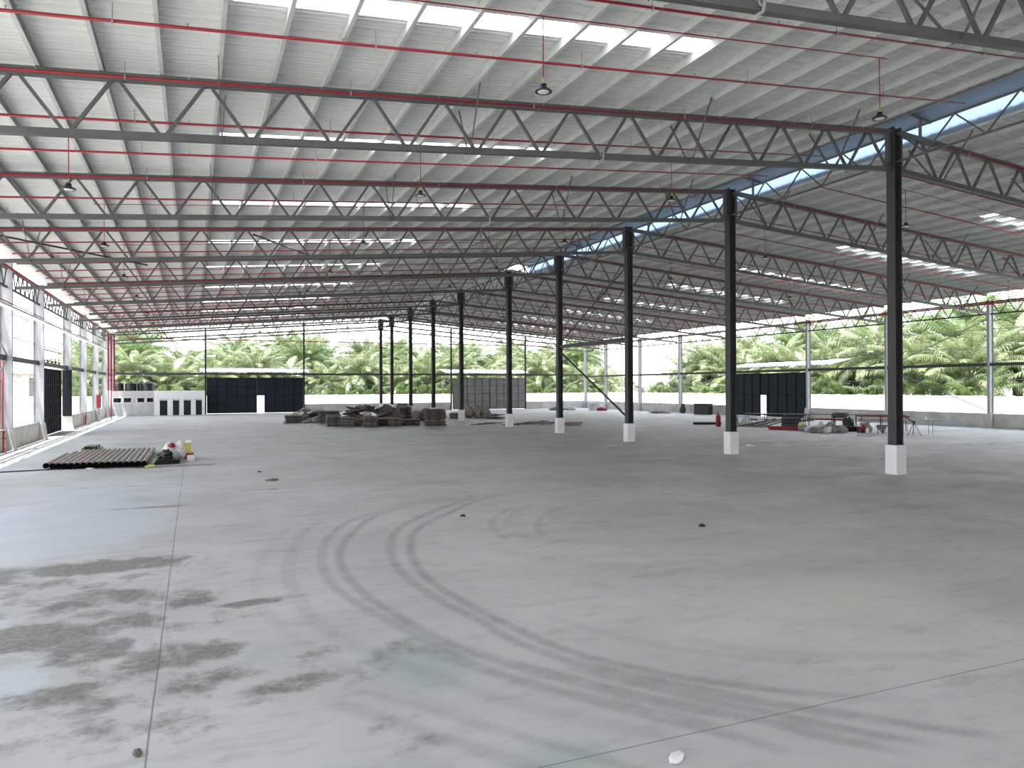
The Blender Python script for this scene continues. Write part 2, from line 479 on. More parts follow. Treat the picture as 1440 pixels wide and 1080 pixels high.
def floor_material():
    m = bpy.data.materials.new('concrete_floor')
    m.use_nodes = True
    n = m.node_tree
    L = n.links
    b = n.nodes['Principled BSDF']
    tc = n.nodes.new('ShaderNodeTexCoord')
    P = tc.outputs['Object']

    def nz(scale, detail=5, rough=.55, sx=1, sy=1):
        mp = n.nodes.new('ShaderNodeMapping')
        mp.inputs['Scale'].default_value = (sx, sy, 1)
        L.new(P, mp.inputs[0])
        q = n.nodes.new('ShaderNodeTexNoise')
        q.inputs['Scale'].default_value = scale
        q.inputs['Detail'].default_value = detail
        q.inputs['Roughness'].default_value = rough
        L.new(mp.outputs[0], q.inputs['Vector'])
        return q.outputs[0]

    def mth(op, a, b_=None, c=None):
        q = n.nodes.new('ShaderNodeMath')
        q.operation = op
        for i, v in enumerate((a, b_, c)):
            if v is None:
                continue
            if isinstance(v, (int, float)):
                q.inputs[i].default_value = v
            else:
                L.new(v, q.inputs[i])
        return q.outputs[0]

    def smst(v, a, b_, lo=0.0, hi=1.0):
        q = n.nodes.new('ShaderNodeMapRange')
        q.interpolation_type = 'SMOOTHSTEP'
        q.inputs[1].default_value = a
        q.inputs[2].default_value = b_
        q.inputs[3].default_value = lo
        q.inputs[4].default_value = hi
        L.new(v, q.inputs[0])
        return q.outputs[0]

    def mix(fac, a, col):
        q = n.nodes.new('ShaderNodeMix')
        q.data_type = 'RGBA'
        if isinstance(fac, (int, float)):
            q.inputs[0].default_value = fac
        else:
            L.new(fac, q.inputs[0])
        for s_, v in ((6, a), (7, col)):
            if isinstance(v, tuple):
                q.inputs[s_].default_value = (*v, 1)
            else:
                L.new(v, q.inputs[s_])
        return q.outputs[2]

    def attr(name):
        q = n.nodes.new('ShaderNodeAttribute')
        q.attribute_name = name
        s_ = n.nodes.new('ShaderNodeSeparateColor')
        L.new(q.outputs['Color'], s_.inputs[0])
        return s_.outputs
    A = attr('stain')        # dirt, track, green
    B = attr('tone')         # pale, ochre, light tread
    base = mix(smst(nz(.22, 6), .35, .68), (.375, .371, .363), (.455, .451, .442))
    base = mix(smst(nz(1.3, 9, .65, 1, 2.2), .50, .70, 0, .6), base, (.30, .298, .29))
    base = mix(smst(nz(.6, 9, .68, .5, 2.0), .53, .70, 0, .62), base, (.27, .266, .26))
    base = mix(smst(nz(.9, 5, .5, 2.0, .5), .60, .75, 0, .3), base, (.44, .44, .435))
    base = mix(mth('MULTIPLY', smst(mth('ADD', B[0], mth('MULTIPLY', mth('SUBTRACT', nz(1.1, 8, .65), .5), 1.4)), .25, .75), .75), base, (.44, .465, .51))
    base = mix(mth('MULTIPLY', B[1], .75), base, (.58, .565, .45))
    g = smst(mth('ADD', A[2], mth('MULTIPLY', mth('SUBTRACT', nz(2.2, 8, .65), .5), 1.6)), .35, .95)
    base = mix(mth('MULTIPLY', g, .6), base, (.27, .32, .30))
    d = smst(mth('ADD', A[0], mth('MULTIPLY', mth('SUBTRACT', nz(1.3, 12, .70), .5), 2.4)), .30, .85)
    base = mix(mth('MULTIPLY', d, mth('MULTIPLY_ADD', nz(10, 6, .7), 1.2, .22)), base, (.125, .115, .105))
    tr = mth('MULTIPLY', A[1], mth('MULTIPLY_ADD', nz(3.0, 8, .7), 1.4, -.1))
    base = mix(mth('MULTIPLY', tr, .80), base, (.17, .17, .165))
    lt = mth('MULTIPLY', B[2], mth('MULTIPLY_ADD', nz(6.0, 6, .7), 1.2, .1))
    base = mix(mth('MULTIPLY', lt, .65), base, (.50, .49, .475))
    # fine grit
    base = mix(smst(nz(38, 3, .7), .63, .75, 0, .35), base, (.22, .21, .2))
    base = mix(smst(nz(11, 6, .75), .66, .72, 0, .45), base, (.18, .17, .16))
    # sawn joints
    sp = n.nodes.new('ShaderNodeSeparateXYZ')
    L.new(P, sp.inputs[0])
    wob = mth('MULTIPLY_ADD', nz(.8, 2), .02, -.01)
    jx = mth('LESS_THAN', mth('ABSOLUTE', mth('ADD', mth('ADD', sp.outputs[0], .42), wob)), .010)
    jx = mth('MULTIPLY', jx, mth('LESS_THAN', sp.outputs[1], 36.0))
    jy = mth('LESS_THAN', mth('ABSOLUTE', mth('SUBTRACT', sp.outputs[1], 6.25)), .009)
    base = mix(mth('MULTIPLY', mth('MAXIMUM', jx, jy), .7), base, (.09, .09, .085))
    L.new(base, b.inputs['Base Color'])
    L.new(smst(nz(.7, 6), .3, .7, .48, .72), b.inputs['Roughness'])
    b.inputs['Specular IOR Level'].default_value = .45
    bp = n.nodes.new('ShaderNodeBump')
    bp.inputs['Strength'].default_value = .12
    bp.inputs['Distance'].default_value = .02
    L.new(nz(9, 8, .7), bp.inputs['Height'])
    L.new(bp.outputs[0], b.inputs['Normal'])
    return m


def make_floor():
    xs = np.unique(np.round(np.concatenate([np.arange(-10.3, -6, .5), np.arange(-6, 11, .06), np.arange(11, 20, .25), np.arange(20, 60.6, .8), [60.6]]), 3))
    ys = np.unique(np.round(np.concatenate([np.arange(-8.4, 4.6, .8), np.arange(4.6, 12, .06), np.arange(12, 26, .09), np.arange(26, 42, .3), np.arange(42, 110.2, .8), [110.2]]), 3))
    nx, ny = len(xs), len(ys)
    X, Y = np.meshgrid(xs, ys)
    X, Y = X.ravel(), Y.ravel()
    co = np.stack([X, Y, np.zeros_like(X)], 1)
    i = np.arange(nx*ny).reshape(ny, nx)
    q = np.stack([i[:-1, :-1].ravel(), i[:-1, 1:].ravel(), i[1:, 1:].ravel(), i[1:, :-1].ravel()], 1)
    me = bpy.data.meshes.new('floor')
    me.vertices.add(len(co))
    me.vertices.foreach_set('co', co.ravel())
    me.loops.add(q.size)
    me.loops.foreach_set('vertex_index', q.ravel())
    me.polygons.add(len(q))
    me.polygons.foreach_set('loop_start', np.arange(0, q.size, 4))
    me.update(calc_edges=True)
    t = tracks(X, Y)
    for nm, ch in (('stain', (blobs(X, Y, DIRT), np.clip(t, 0, 1), blobs(X, Y, GREEN))), ('tone', (blobs(X, Y, PALE), blobs(X, Y, OCHRE), np.clip(-t, 0, 1)))):
        a = me.attributes.new(nm, 'FLOAT_COLOR', 'POINT')
        a.data.foreach_set('color', np.stack([*ch, np.ones_like(X)], 1).ravel())
    me.materials.append(floor_material())
    o = link('floor', me)
    return tag(o, 'bare grey concrete warehouse floor with tyre marks and muddy stains', 'floor', kind='structure')


make_floor()
g = MB()
g.box((24, 100, -.25), (900, 900, .24))
tag(g.build('ground', 'dust'), 'bright sandy ground outside around the building', 'ground', kind='structure')


# ------------------------------------------------------------------ roof sheets with roof-light openings
PITCH_R = 0.4


def roof_profile(y0, y1):
    """corrugated section in (y, dz): flat pans and narrow raised ribs"""
    pr = []
    k0 = int(round((y0-YN)/PITCH_R))
    k1 = int(round((y1-YN)/PITCH_R))
    for k in range(k0, k1):
        y = YN+k*PITCH_R
        pr += [(y, 0), (y+.13, 0), (y+.15, -.018), (y+.17, 0), (y+.29, 0), (y+.315, .055), (y+.375, .055)]
    pr.append((YN+k1*PITCH_R, 0))
    return pr


def snap(y):
    return YN+round((y-YN)/PITCH_R)*PITCH_R


SKY_L = [(snap((FY[i]+FY[i+1])/2+.25), ) for i in range(10)]
FYX = [1.62]+FY
LIGHTS_L, LIGHTS_R = [], []
for i in range(len(FYX)-2):
    c = (FYX[i]+FYX[i+1])/2
    LIGHTS_L.append(snap(c+.25))
    LIGHTS_R.append(snap(c+.85))
LX0, LX1 = 0.82, 13.2
RX0, RX1 = 39.9, 53.0


def strip(mb, x0, x1, prof, n=1, th=0.0):
    xs = [x0+(x1-x0)*i/n for i in range(n+1)]
    vs, fs = [], []
    for x in xs:
        z = zr(x)
        vs += [(x, y, z+dz) for y, dz in prof]
    m_ = len(prof)
    for i in range(n):
        for k in range(m_-1):
            fs.append((i*m_+k, i*m_+k+1, (i+1)*m_+k+1, (i+1)*m_+k))
    mb.add(vs, fs)


def roof_half(name, xe, xo, lx0, lx1, lights, label):
    mb = MB()
    lo, hi = min(xe, xo), max(xe, xo)
    y = YN
    end = snap(110.6)
    for s in lights:
        strip(mb, lo, hi, roof_profile(y, s))
        strip(mb, lo, lx0, roof_profile(s, s+2*PITCH_R))
        strip(mb, lx1, hi, roof_profile(s, s+2*PITCH_R))
        y = s+2*PITCH_R
    strip(mb, lo, hi, roof_profile(y, end))
    o = mb.build(name, 'roof', fix=False)
    return tag(o, label, 'ceiling', kind='structure')


roof_half('ceiling_left', -10.45, OPL, LX0, LX1, LIGHTS_L, 'ribbed metal roof sheeting over the left slope seen from below')
roof_half('ceiling_right', OPR, 60.7, RX0, RX1, LIGHTS_R, 'ribbed metal roof sheeting over the right slope seen from below')

for side, lights, x0, x1 in (('left', LIGHTS_L, LX0, LX1), ('right', LIGHTS_R, RX0, RX1)):
    for i, s in enumerate(lights):
        mb = MB()
        strip(mb, x0-.05, x1+.05, [(a, b-.004) for a, b in roof_profile(s, s+2*PITCH_R)], 1)
        o = mb.build('roof_light', 'sky', fix=False)
        nm = 'nearest the camera' if i == 0 else ORD[i+1]+' from the camera'
        tag(o, 'white translucent roof light strip on the %s slope, %s' % (side, nm), 'skylight', '%s slope roof lights' % side)

# ridge: plain capping behind, raised hood in front, sky-coloured sheet added in its gap
mb = MB()
for a, b, za, zb in ((OPL-.1, 26.2, zr(OPL), 14.02), (26.2, OPR+.1, 14.02, zr(OPR))):
    mb.add([(a, MON_END, za+.02), (b, MON_END, zb+.02), (b, 110.6, zb+.02), (a, 110.6, za+.02)], [(0, 1, 2, 3)])
tag(mb.build('trim_1', 'roof', fix=False), 'plain metal capping along the far part of the ridge', 'ridge capping', kind='structure')
hood = empty('ridge_hood', (26.2, YN, 13.9), 'raised hood with painted sky tint and added sky-coloured strip, near part of the ridge', 'roof vent')
hl = MON_END-YN
mb = MB()
for pts in (((-2.0, .36), (0, .66)), ((0, .66), (1.72, .40))):
    (xa, za), (xb, zb) = pts
    mb.add([(xa, 0, za), (xb, 0, zb), (xb, hl, zb), (xa, hl, za), (xa, 0, za+.02), (xb, 0, zb+.02), (xb, hl, zb+.02), (xa, hl, za+.02)],
           [(0, 1, 2, 3), (7, 6, 5, 4), (0, 4, 5, 1), (2, 6, 7, 3), (1, 5, 6, 2), (0, 3, 7, 4)])
mb.build('hood_sheet', 'hood', hood)
mb = MB()
mb.b2(1.56, 1.585, 0, hl, -.32, .40)  # added sheet closing the open gap, coloured like the sky behind
mb.build('gap_infill', 'blue', hood)
mb = MB()
mb.b2(1.48, 1.555, 0, hl, .33, .40)
mb.b2(-1.22, -1.12, 0, hl, -.1, .02)
mb.build('hood_rail', 'girt', hood)
for y in [1.62]+FY[:6]:
    mb = MB()
    yy = y-YN+.05
    mb.bar((-1.9, yy, .31), (0, yy, .60), .08, .09)
    mb.bar((0, yy, .60), (1.6, yy, .34), .08, .09)
    mb.bar((.95, yy, -.35), (.95, yy, .45), .09, .09)
    mb.build('hood_rafter', 'truss', hood)


# ------------------------------------------------------------------ purlins
def c_section(x, z, hand):
    d, f, t = .25, .10, .012
    return [(x, z), (x+hand*f, z), (x+hand*f, z-t*2.4), (x+hand*f-hand*t, z-t*2.4), (x+hand*f-hand*t, z-t), (x+hand*t, z-t),
            (x+hand*t, z-d+t), (x+hand*f, z-d+t), (x+hand*f, z-d), (x, z-d)]


PX_L = [-3.54+1.3775*k for k in range(-4, 21)]
PX_L = sorted(PX_L, reverse=True)
PX_R = [27.95+1.3775*j for j in range(24)]
for side, PX, hand in (('left', PX_L, 1), ('right', PX_R, -1)):
    for i, x in enumerate(PX):
        mb = MB()
        zt = zr(x)-.006
        mb.prism(c_section(0, 0, hand), 'y', YN, 110.3)
        o = mb.build('purlin', 'purlin')
        o.location = (x, 0, zt)
        nm = 'next to the ridge' if i == 0 else ORD[i+1]+' from the ridge'
        tag(o, 'galvanised roof purlin on the %s slope, %s' % (side, nm), 'purlin', 'purlins of the %s slope' % side, 'thing')


# ------------------------------------------------------------------ trusses
def build_truss(side):
    """one half truss; side -1 left of the ridge, +1 right; origin at the ridge line on the frame, z = 0"""
    root = bpy.data.objects.new('roof_truss', None)
    COL.objects.link(root)
    half = 35.0 if side < 0 else 34.0

    def X(d):
        return side*d

    def Zt(d):
        return HT-.11-SLOPE*d

    def Zb(d):
        return HT-1.58-SLOPE*d
    d0 = .22
    mb = MB()
    mb.bar((X(d0), 0, Zt(d0)), (X(half), 0, Zt(half)), .20, .20)
    PX = PX_L if side < 0 else PX_R
    for x in PX:
        d = abs(x-XR)
        xx = x-XR
        mb.b2(xx+.004, xx+.016, -.10, .10, Zt(d)+.09, Zt(d)+.30)
    mb.build('top_chord', 'truss', root)
    mb = MB()
    mb.bar((X(d0), 0, Zb(d0)), (X(half), 0, Zb(half)), .18, .18)
    mb.build('bottom_chord', 'truss', root)
    mb = MB()
    mb.bar((X(d0+.1), 0, Zb(d0)+.05), (X(d0+.1), 0, Zt(d0)), .16, .16, (0, 1, 0))
    mb.build('end_post', 'truss', root)
    off = .34 if side < 0 else .43
    step = 2.165 if side < 0 else 2.06
    pts = []
    k = 0
    while True:
        db = off+k*step
        if db > half-.3:
            break
        pts.append((db, Zb(db)+.08))
        dt = db+step*.5
        if dt > half-.2:
            break
        pts.append((dt, Zt(dt)-.09))
        k += 1
    for i in range(len(pts)-1):
        (a, za), (b, zb) = pts[i], pts[i+1]
        sh = .09
        mb = MB()
        mb.bar((X(a+sh), 0, za), (X(b-sh), 0, zb), .085, .085, (0, 1, 0))
        mb.build('web_member', 'truss', root)
    braces = [3.2, 9.8, 17.9, 24.9, 32.6] if side < 0 else [2.6, 9.3, 16.2, 23.5, 31]
    for d in braces:
        for sg, dx, top in ((-1, .12, .28), (1, -.15, -.0)):
            mb = MB()
            mb.bar((X(d), sg*.10, Zb(d)-.08), (X(d+dx), sg*1.35, zr(XR+side*d)-.16), .07, .02, (1, 0, 0))
            mb.build('fly_brace', 'truss', root)
    return root


for side, nm in ((-1, 'left'), (1, 'right')):
    proto = build_truss(side)
    for i, y in enumerate(FY):
        t = proto if i == 0 else dup(proto)
        t.location = (XR, y, 0)
        if i == 10:
            lab = 'grey lattice roof truss of the %s slope standing on the far gable' % nm
        else:
            lab = 'grey lattice roof truss of the %s slope, %s from the camera' % (nm, 'nearest' if i == 0 else ORD[i+1])
        tag(t, lab, 'truss', '%s slope roof trusses' % nm, 'thing')


def long_truss(name, x, y0, y1, zt, zb, ch, webw, nweb, label, group, m='truss'):
    root = empty(name, (x, y0, 0), label, 'truss', group, 'thing')
    L = y1-y0
    MB().bar((0, .12, zt), (0, L-.12, zt), ch, ch).build('top_chord', m, root)
    MB().bar((0, .12, zb), (0, L-.12, zb), ch, ch).build('bottom_chord', m, root)
    n = nweb*2
    for i in range(n):
        a, b = .2+(L-.4)*i/n, .2+(L-.4)*(i+1)/n
        za, zb_ = (zt, zb) if i % 2 == 0 else (zb, zt)
        MB().bar((0, a, za), (0, b, zb_), webw, webw, (1, 0, 0)).build('web_member', m, root)


for i in range(10):
    y0, y1 = FY[i], FY[i+1]
    n = max(3, round((y1-y0)/2.2))
    b = 'between the %s and %s pair of trusses' % (ORD[i+1], ORD[i+2])
    long_truss('ridge_truss', XR+.02, y0, y1, 13.45, 12.35, .075, .05, n, 'slender ridge lattice girder %s' % b, 'ridge lattice girders')
    if i >= 1:
        nn = max(4, round((y1-y0)/1.5))
        long_truss('eave_truss', XL-.25, y0, y1, 10.42, 9.35, .12, .06, nn, 'slender lattice girder along the left eave %s' % b, 'left eave girders', 'column')
        long_truss('eave_truss', XW+.2, y0, y1, 10.32, 9.32, .12, .06, nn, 'slender lattice girder along the right eave %s' % b, 'right eave girders', 'column')


# ------------------------------------------------------------------ columns
def i_section(dx, dy, tf, tw):
    """flanges facing +-x"""
    a, b = dx/2, dy/2
    return [(-a, -b), (-a+tf, -b), (-a+tf, -tw/2), (a-tf, -tw/2), (a-tf, -b), (a, -b), (a, b), (a-tf, b), (a-tf, tw/2), (-a+tf, tw/2), (-a+tf, b), (-a, b)]


root = bpy.data.objects.new('ridge_column', None)
COL.objects.link(root)
MB().prism(i_section(.40, .38, .028, .02), 'z', 1.15, 13.72).b2(-.23, .23, -.22, .22, 1.15, 1.18).build('shaft', 'column', root)
mb = MB()
mb.prism([(-.255, -.275), (.255, -.275), (.275, -.255), (.275, .255), (.255, .275), (-.255, .275), (-.275, .255), (-.275, -.255)], 'z', 0, 1.15)
mb.build('plinth', 'white', root)
for i, y in enumerate(FY):
    c = root if i == 0 else dup(root)
    c.location = (XR, y, 0)
    lab = 'dark steel ridge column on a white concrete plinth, '
    lab += ('standing in the far gable' if i == 10 else ('nearest the camera' if i == 0 else ORD[i+1]+' in the row'))
    tag(c, lab, 'column', 'columns under the ridge', 'thing')

for side, x, hand in (('left', XL-.30, 1), ('right', XW+.28, -1)):
    rc = bpy.data.objects.new('wall_column', None)
    COL.objects.link(rc)
    dx = .62 if side == 'left' else .5
    MB().prism(i_section(dx, .24, .02, .05), 'z', 1.15, 10.75 if side == 'left' else 10.5).build('shaft', 'wallcol', rc)
    if side == 'right':
        MB().b2(-dx/2-.05, dx/2+.05, -.17, .17, 10.12, 10.36).build('head_band', 'red', rc)
    mb = MB()
    hw = dx/2+.05
    top = [(-hw, -.22), (hw, -.22), (hw, .22), (-hw, .22)]
    vs = [(p[0]+(hand*.14 if p[0]*hand > 0 else 0), p[1]*1.15, 0) for p in top]+[(p[0], p[1], 1.17) for p in top]
    mb.add(vs, [(0, 1, 2, 3), (4, 5, 6, 7), (0, 1, 5, 4), (1, 2, 6, 5), (2, 3, 7, 6), (3, 0, 4, 7)])
    mb.build('plinth', 'kerb', rc)
    for i, y in enumerate(FY[1:]):
        c = rc if i == 0 else dup(rc)
        c.location = (x, y, 0)
        lab = 'light grey wall column on a plinth, %s side, ' % side
        lab += 'nearest the camera' if i == 0 else ('at the far corner' if i == 9 else ORD[i+1]+' from the camera')
        tag(c, lab, 'column', '%s wall columns' % side, 'thing')

# gable posts
for i, (x, where) in enumerate(((1.5, 'left edge of the navy gable door'), (14.5, 'right edge of the navy gable door'),
                                (36.6, 'left edge of the grey gable door'), (49.15, 'right edge of the grey gable door'))):
    mb = MB()
    mb.prism(i_section(.22, .22, .018, .014), 'z', 0, zr(x, HT)-.15)
    o = mb.build('gable_post', 'column')
    o.location = (x, YG+.12, 0)
    tag(o, 'thin dark gable post at the %s' % where, 'post', 'gable posts', 'thing')


# ------------------------------------------------------------------ low walls, girts
def low_wall(name, segs, axis, pos, th, label, z1=1.18):
    mb = MB()
    for a, b in segs:
        if axis == 'y':
            mb.b2(pos-th/2, pos+th/2, a, b, -.1, z1)
        else:
            mb.b2(a, b, pos-th/2, pos+th/2, -.1, z1)
    tag(mb.build(name, 'kerb'), label, 'wall', kind='structure')


low_wall('wall_left', [(YN, FY[5]+.1), (FY[6]-.1, YG)], 'y', XL-.36, .18, 'low concrete wall between the columns on the left side')
low_wall('wall_right', [(YN, FY[5]+.1), (FY[6]-.1, YG)], 'y', XW+.40, .18, 'low concrete wall between the columns on the right side')
low_wall('wall_back', [(14.6, 36.5), (49.25, XW+.4)], 'x', YG+.2, .18, 'low concrete wall along the far gable')
mb = MB()
NX, NZ = 13.0, 9.0                       # unseen near gable is sheeted; its tall left opening is shaped for the light
poly = [(XL-.4, NZ), (NX, NZ), (NX, 0), (XW+.4, 0), (XW+.4, 11.1), (OPR, zr(OPR)-.1), (OPL, zr(OPL)-.1), (XL-.4, 11.05)]
mb.prism(poly, 'y', YN-.1, YN)
mb.b2(XL-.4, NX, YN-.1, YN, -.1, 1.2)
tag(mb.build('wall_near', 'sheet'), 'unseen sheeted gable wall behind the camera, opening shaped for the light', 'wall', kind='structure')


def girt(axis, a, b, pos, z, hgt, wd, m, label, group):
    mb = MB()
    if axis == 'y':
        mb.b2(-wd/2, wd/2, 0, b-a, -hgt/2, hgt/2)
        o = mb.build('girt_rail', m)
        o.location = (pos, a, z)
    else:
        mb.b2(0, b-a, -wd/2, wd/2, -hgt/2, hgt/2)
        o = mb.build('girt_rail', m)
        o.location = (a, pos, z)
    tag(o, label, 'wall rail', group, 'thing')


LV = [(2.5, 'lowest'), (3.95, 'second'), (6.65, 'fourth'), (8.1, 'fifth'), ]
for z, nm in LV:
    LW = .26
    girt('x', (1.6 if z > 5 else 14.6), (49.1 if z > 5 else 36.5), YG+.28, z, .045, .10, 'girt', 'thin wall rail across the gable behind the ridge columns, %s above the floor' % nm, 'gable rails')
    girt('x', 49.3, XW, YG+.28, z, .045, .10, 'girt', 'thin wall rail right of the grey gable door, %s above the floor' % nm, 'gable rails')
    if z > 3.5:
        girt('x', XL, 1.4, YG+.28, z, .045, .10, 'girt', 'thin wall rail above the toilet block, %s above the floor' % nm, 'gable rails')
    girt('y', YN, FY[5], XW+.55, z, .045, .10, 'girt', 'thin wall rail on the right side before the navy door, %s above the floor' % nm, 'right wall rails')
    girt('y', FY[6], YG, XW+.55, z, .045, .10, 'girt', 'thin wall rail on the right side beyond the navy door, %s above the floor' % nm, 'right wall rails')
    girt('y', YN, FY[5]+(13 if z > 6 else 0), XL-.66, z, .045, LW, 'girt', 'thin wall rail on the left side before the sliding door, %s above the floor' % nm, 'left wall rails')
    girt('y', FY[6], YG, XL-.66, z, .045, LW, 'girt', 'thin wall rail on the left side beyond the sliding door, %s above the floor' % nm, 'left wall rails')
for z in (9.5,):
    girt('x', XL, XW, YG+.28, z, .05, .10, 'girt', 'thin wall rail high across the whole gable', 'gable rails')
girt('x', XL, XW, YG+.02, 5.45, .26, .14, 'column', 'dark steel beam across the far gable above the doors', 'heavy wall beams')
girt('y', YN, YG, XW+.28, 5.2, .26, .16, 'column', 'dark steel beam along the right side at door head height', 'heavy wall beams')
girt('y', YN, YG, XL-.36, 5.3, .30, .16, 'column', 'dark steel beam along the left side at door head height', 'heavy wall beams')

# white tray and rods on the left side
mb = MB()
mb.prism([(0, 0), (.36, 0), (.36, .12), (.34, .12), (.34, .02), (.02, .02), (.02, .12), (0, .12)], 'y', 30, 102)
o = mb.build('cable_tray', 'white')
o.location = (XL+.02, 0, 8.0)
tag(o, 'long white cable tray along the left wall columns', 'cable tray')
k = 0
for y0, y1 in ((FY[3], FY[4]), (FY[4], FY[5]), (FY[5], FY[6])):
    n = 5
    for j in range(1, n):
        y = y0+(y1-y0)*j/n
        o = MB().tube([(0, 0, 6.65), (0, 0, 8.1)], .012, 5).build('sag_rod', 'girt')
        o.location = (XL-.72, y, 0)
        tag(o, 'thin vertical sag rod between the upper rails of the left wall', 'rod', 'left wall sag rods')


def rod(name, p0, p1, r, m, label, cat='brace', group=None):
    p0, p1 = Vector(p0), Vector(p1)
    o = MB().tube([(0, 0, 0), p1-p0], r, 6).build(name, m)
    o.location = p0
    return tag(o, label, cat, group)


rod('brace_rod', (XW+.1, 41.2, 8.9), (XW+.1, 50.8, 5.25), .035, 'truss', 'thin rising brace rod in the right wall above the dark beam', group='right wall brace rods')
rod('brace_rod', (XW+.05, 41.2, 5.25), (XW+.05, 50.8, 8.9), .02, 'truss', 'faint counter brace rod in the right wall above the dark beam', group='right wall brace rods')
rod('brace_rod', (XW+.1, 50.8, 5.1), (XW+.1, 41.2, 1.4), .035, 'truss', 'thin falling brace rod in the right wall below the dark beam', group='right wall brace rods')
rod('brace_rod', (XL-.2, 41.3, 8.9), (XL-.2, 50.7, 5.4), .05, 'wallcol', 'grey brace tube at the left wall falling to the dark beam', group='left wall braces')
rod('brace_rod', (XL-.2, 41.3, 1.3), (XL-.2, 50.7, 5.2), .05, 'wallcol', 'grey brace tube at the left wall rising to the dark beam', group='left wall braces')
mb = MB().bar((0, 0, 0), (0, 9.87-.42, 0), .20, .26)
o = mb.build('tie_beam', 'column')
o.location = (XR, FY[3]+.21, 6.55)
tag(o, 'dark steel tie beam between the third and fourth visible ridge columns', 'beam')
rod('brace_tube', (XR, FY[4]-.2, 6.15), (XR, FY[3]+.25, 1.55), .07, 'column', 'dark diagonal brace below the ridge tie beam')
rod('brace_tube', (XR, FY[4]-.2, 6.85), (XR, FY[3]+.25, 11.2), .05, 'column', 'dark diagonal brace above the ridge tie beam')
rod('brace_tube', (-8.3, 41.2, 10.63), (-2.6, 50.8, 11.05), .05, 'blackmetal', 'dark diagonal tube under the left slope near the left wall')
rod('brace_tube', (2.9, 41.2, 11.52), (8.0, 50.8, 11.95), .05, 'blackmetal', 'dark diagonal tube under the left slope crossing the roof lights')


# ------------------------------------------------------------------ doors
def door(name, W, H, ncol, nrow, hole, m, mr, label, split=None, ribs=False):
    """stands on z=0, runs along local +x, inside face at -y"""
    root = empty(name, (0, 0, 0), label, 'door', None, 'structure')
    split = split or W/2
    for k, (a, b) in enumerate(((0, split-.004), (split+.004, W))):
        mb = MB()
        if hole and hole[0] < b and hole[1] > a:
            h0, h1, hz = hole
            h0, h1 = max(h0, a), min(h1, b)
            if h0 > a:
                mb.b2(a, h0, -.02, .02, .05, H)
            if h1 < b:
                mb.b2(h1, b, -.02, .02, .05, H)
            mb.b2(h0, h1, -.02, .02, hz, H)
        else:
            mb.b2(a, b, -.02, .02, .05, H)
        leaf = mb.build('door_leaf', m, root)
        fr = MB()
        for i in range(ncol+1):
            x = W*i/ncol
            if a-.05 <= x <= b+.05:
                x = min(max(x, a+.04), b-.04)
                if hole and hole[0]+.05 < x < hole[1]-.05:
                    fr.b2(x-.035, x+.035, -.075, -.021, hole[2]+.04, H)
                else:
                    fr.b2(x-.035, x+.035, -.075, -.021, .05, H)
        for j in range(nrow+1):
            z = max(.09, min(H-.04, .05+(H-.05)*j/nrow))
            t = .03
            if hole and z < hole[2]-.06:
                if hole[0] > a:
                    fr.b2(a, min(hole[0], b), -.07, -.022, z-t, z+t)
                if hole[1] < b:
                    fr.b2(max(hole[1], a), b, -.07, -.022, z-t, z+t)
            else:
                fr.b2(a, b, -.07, -.022, z-t, z+t)
        fr.build('door_frame', mr, leaf)
    if hole:
        fr = MB()
        h0, h1, hz = hole
        fr.b2(h0-.05, h0, -.09, .03, .05, hz+.05)
        fr.b2(h1, h1+.05, -.09, .03, .05, hz+.05)
        fr.b2(h0, h1, -.09, .03, hz, hz+.05)
        fr.build('wicket_frame', mr, root)
    return root


d1 = door('door_1', 12.7, 4.95, 10, 4, (6.45, 7.45, 2.5), 'navy', 'navyrail', 'dark navy sliding door with open wicket in the far gable beside the toilet block', 6.45)
d1.location = (1.65, YG-.05, 0)
d2 = door('door_2', 12.3, 4.95, 10, 4, None, 'greydoor', 'greyrail', 'grey sliding door in the far gable right of the ridge columns', 5.2)
mb = MB()
mb.b2(4.9, 4.96, -.10, -.022, .05, 2.55)
mb.b2(6.2, 6.26, -.10, -.022, .05, 2.55)
mb.b2(4.9, 6.26, -.10, -.022, 2.5, 2.56)
mb.build('wicket_frame', 'greyrail', d2)
d2.location = (36.75, YG-.05, 0)
d3 = door('door_3', 12.4, 4.95, 9, 2, (5.5, 6.55, 2.5), 'navy', 'navyrail', 'dark navy sliding door with open wicket in the right wall', 5.5)
d3.location = (XW+.12, 73.42, 0)
d3.rotation_euler = (0, 0, -math.pi/2)
d4 = door('door_4', 8.2, 5.05, 10, 4, None, 'navy', 'navyrail', 'dark navy ribbed sliding door seen edge-on in the left wall', 4.1)
d4.location = (XL-.55, 63.6, 0)
d4.rotation_euler = (0, 0, math.pi/2)
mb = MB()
mb.b2(-.34, .34, -.17, .155, 1.2, 5.1)  # plain black box around the lower shaft
o = mb.build('column_panel', 'navyrail')
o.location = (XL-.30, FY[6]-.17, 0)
tag(o, 'black sheet cladding around the lower shaft of the left column beyond the sliding door', 'panel')
mb = MB()
for k in range(5):
    mb.b2(-.05, .05, k*1.7, k*1.7+.5, -.18, .18)
    mb.bar((0, k*1.7+.25, .1), (0, k*1.7+.25, .95), .03, .03)
mb.b2(-.04, .04, -.3, 8, .16, .24)
mb.b2(-.04, .04, -.3, 8, .95, 1.03)
o = mb.build('door_track', 'column')
o.location = (XL-.50, 63.6, 5.42)
tag(o, 'sliding door track with hanger boxes above the left door', 'door track')


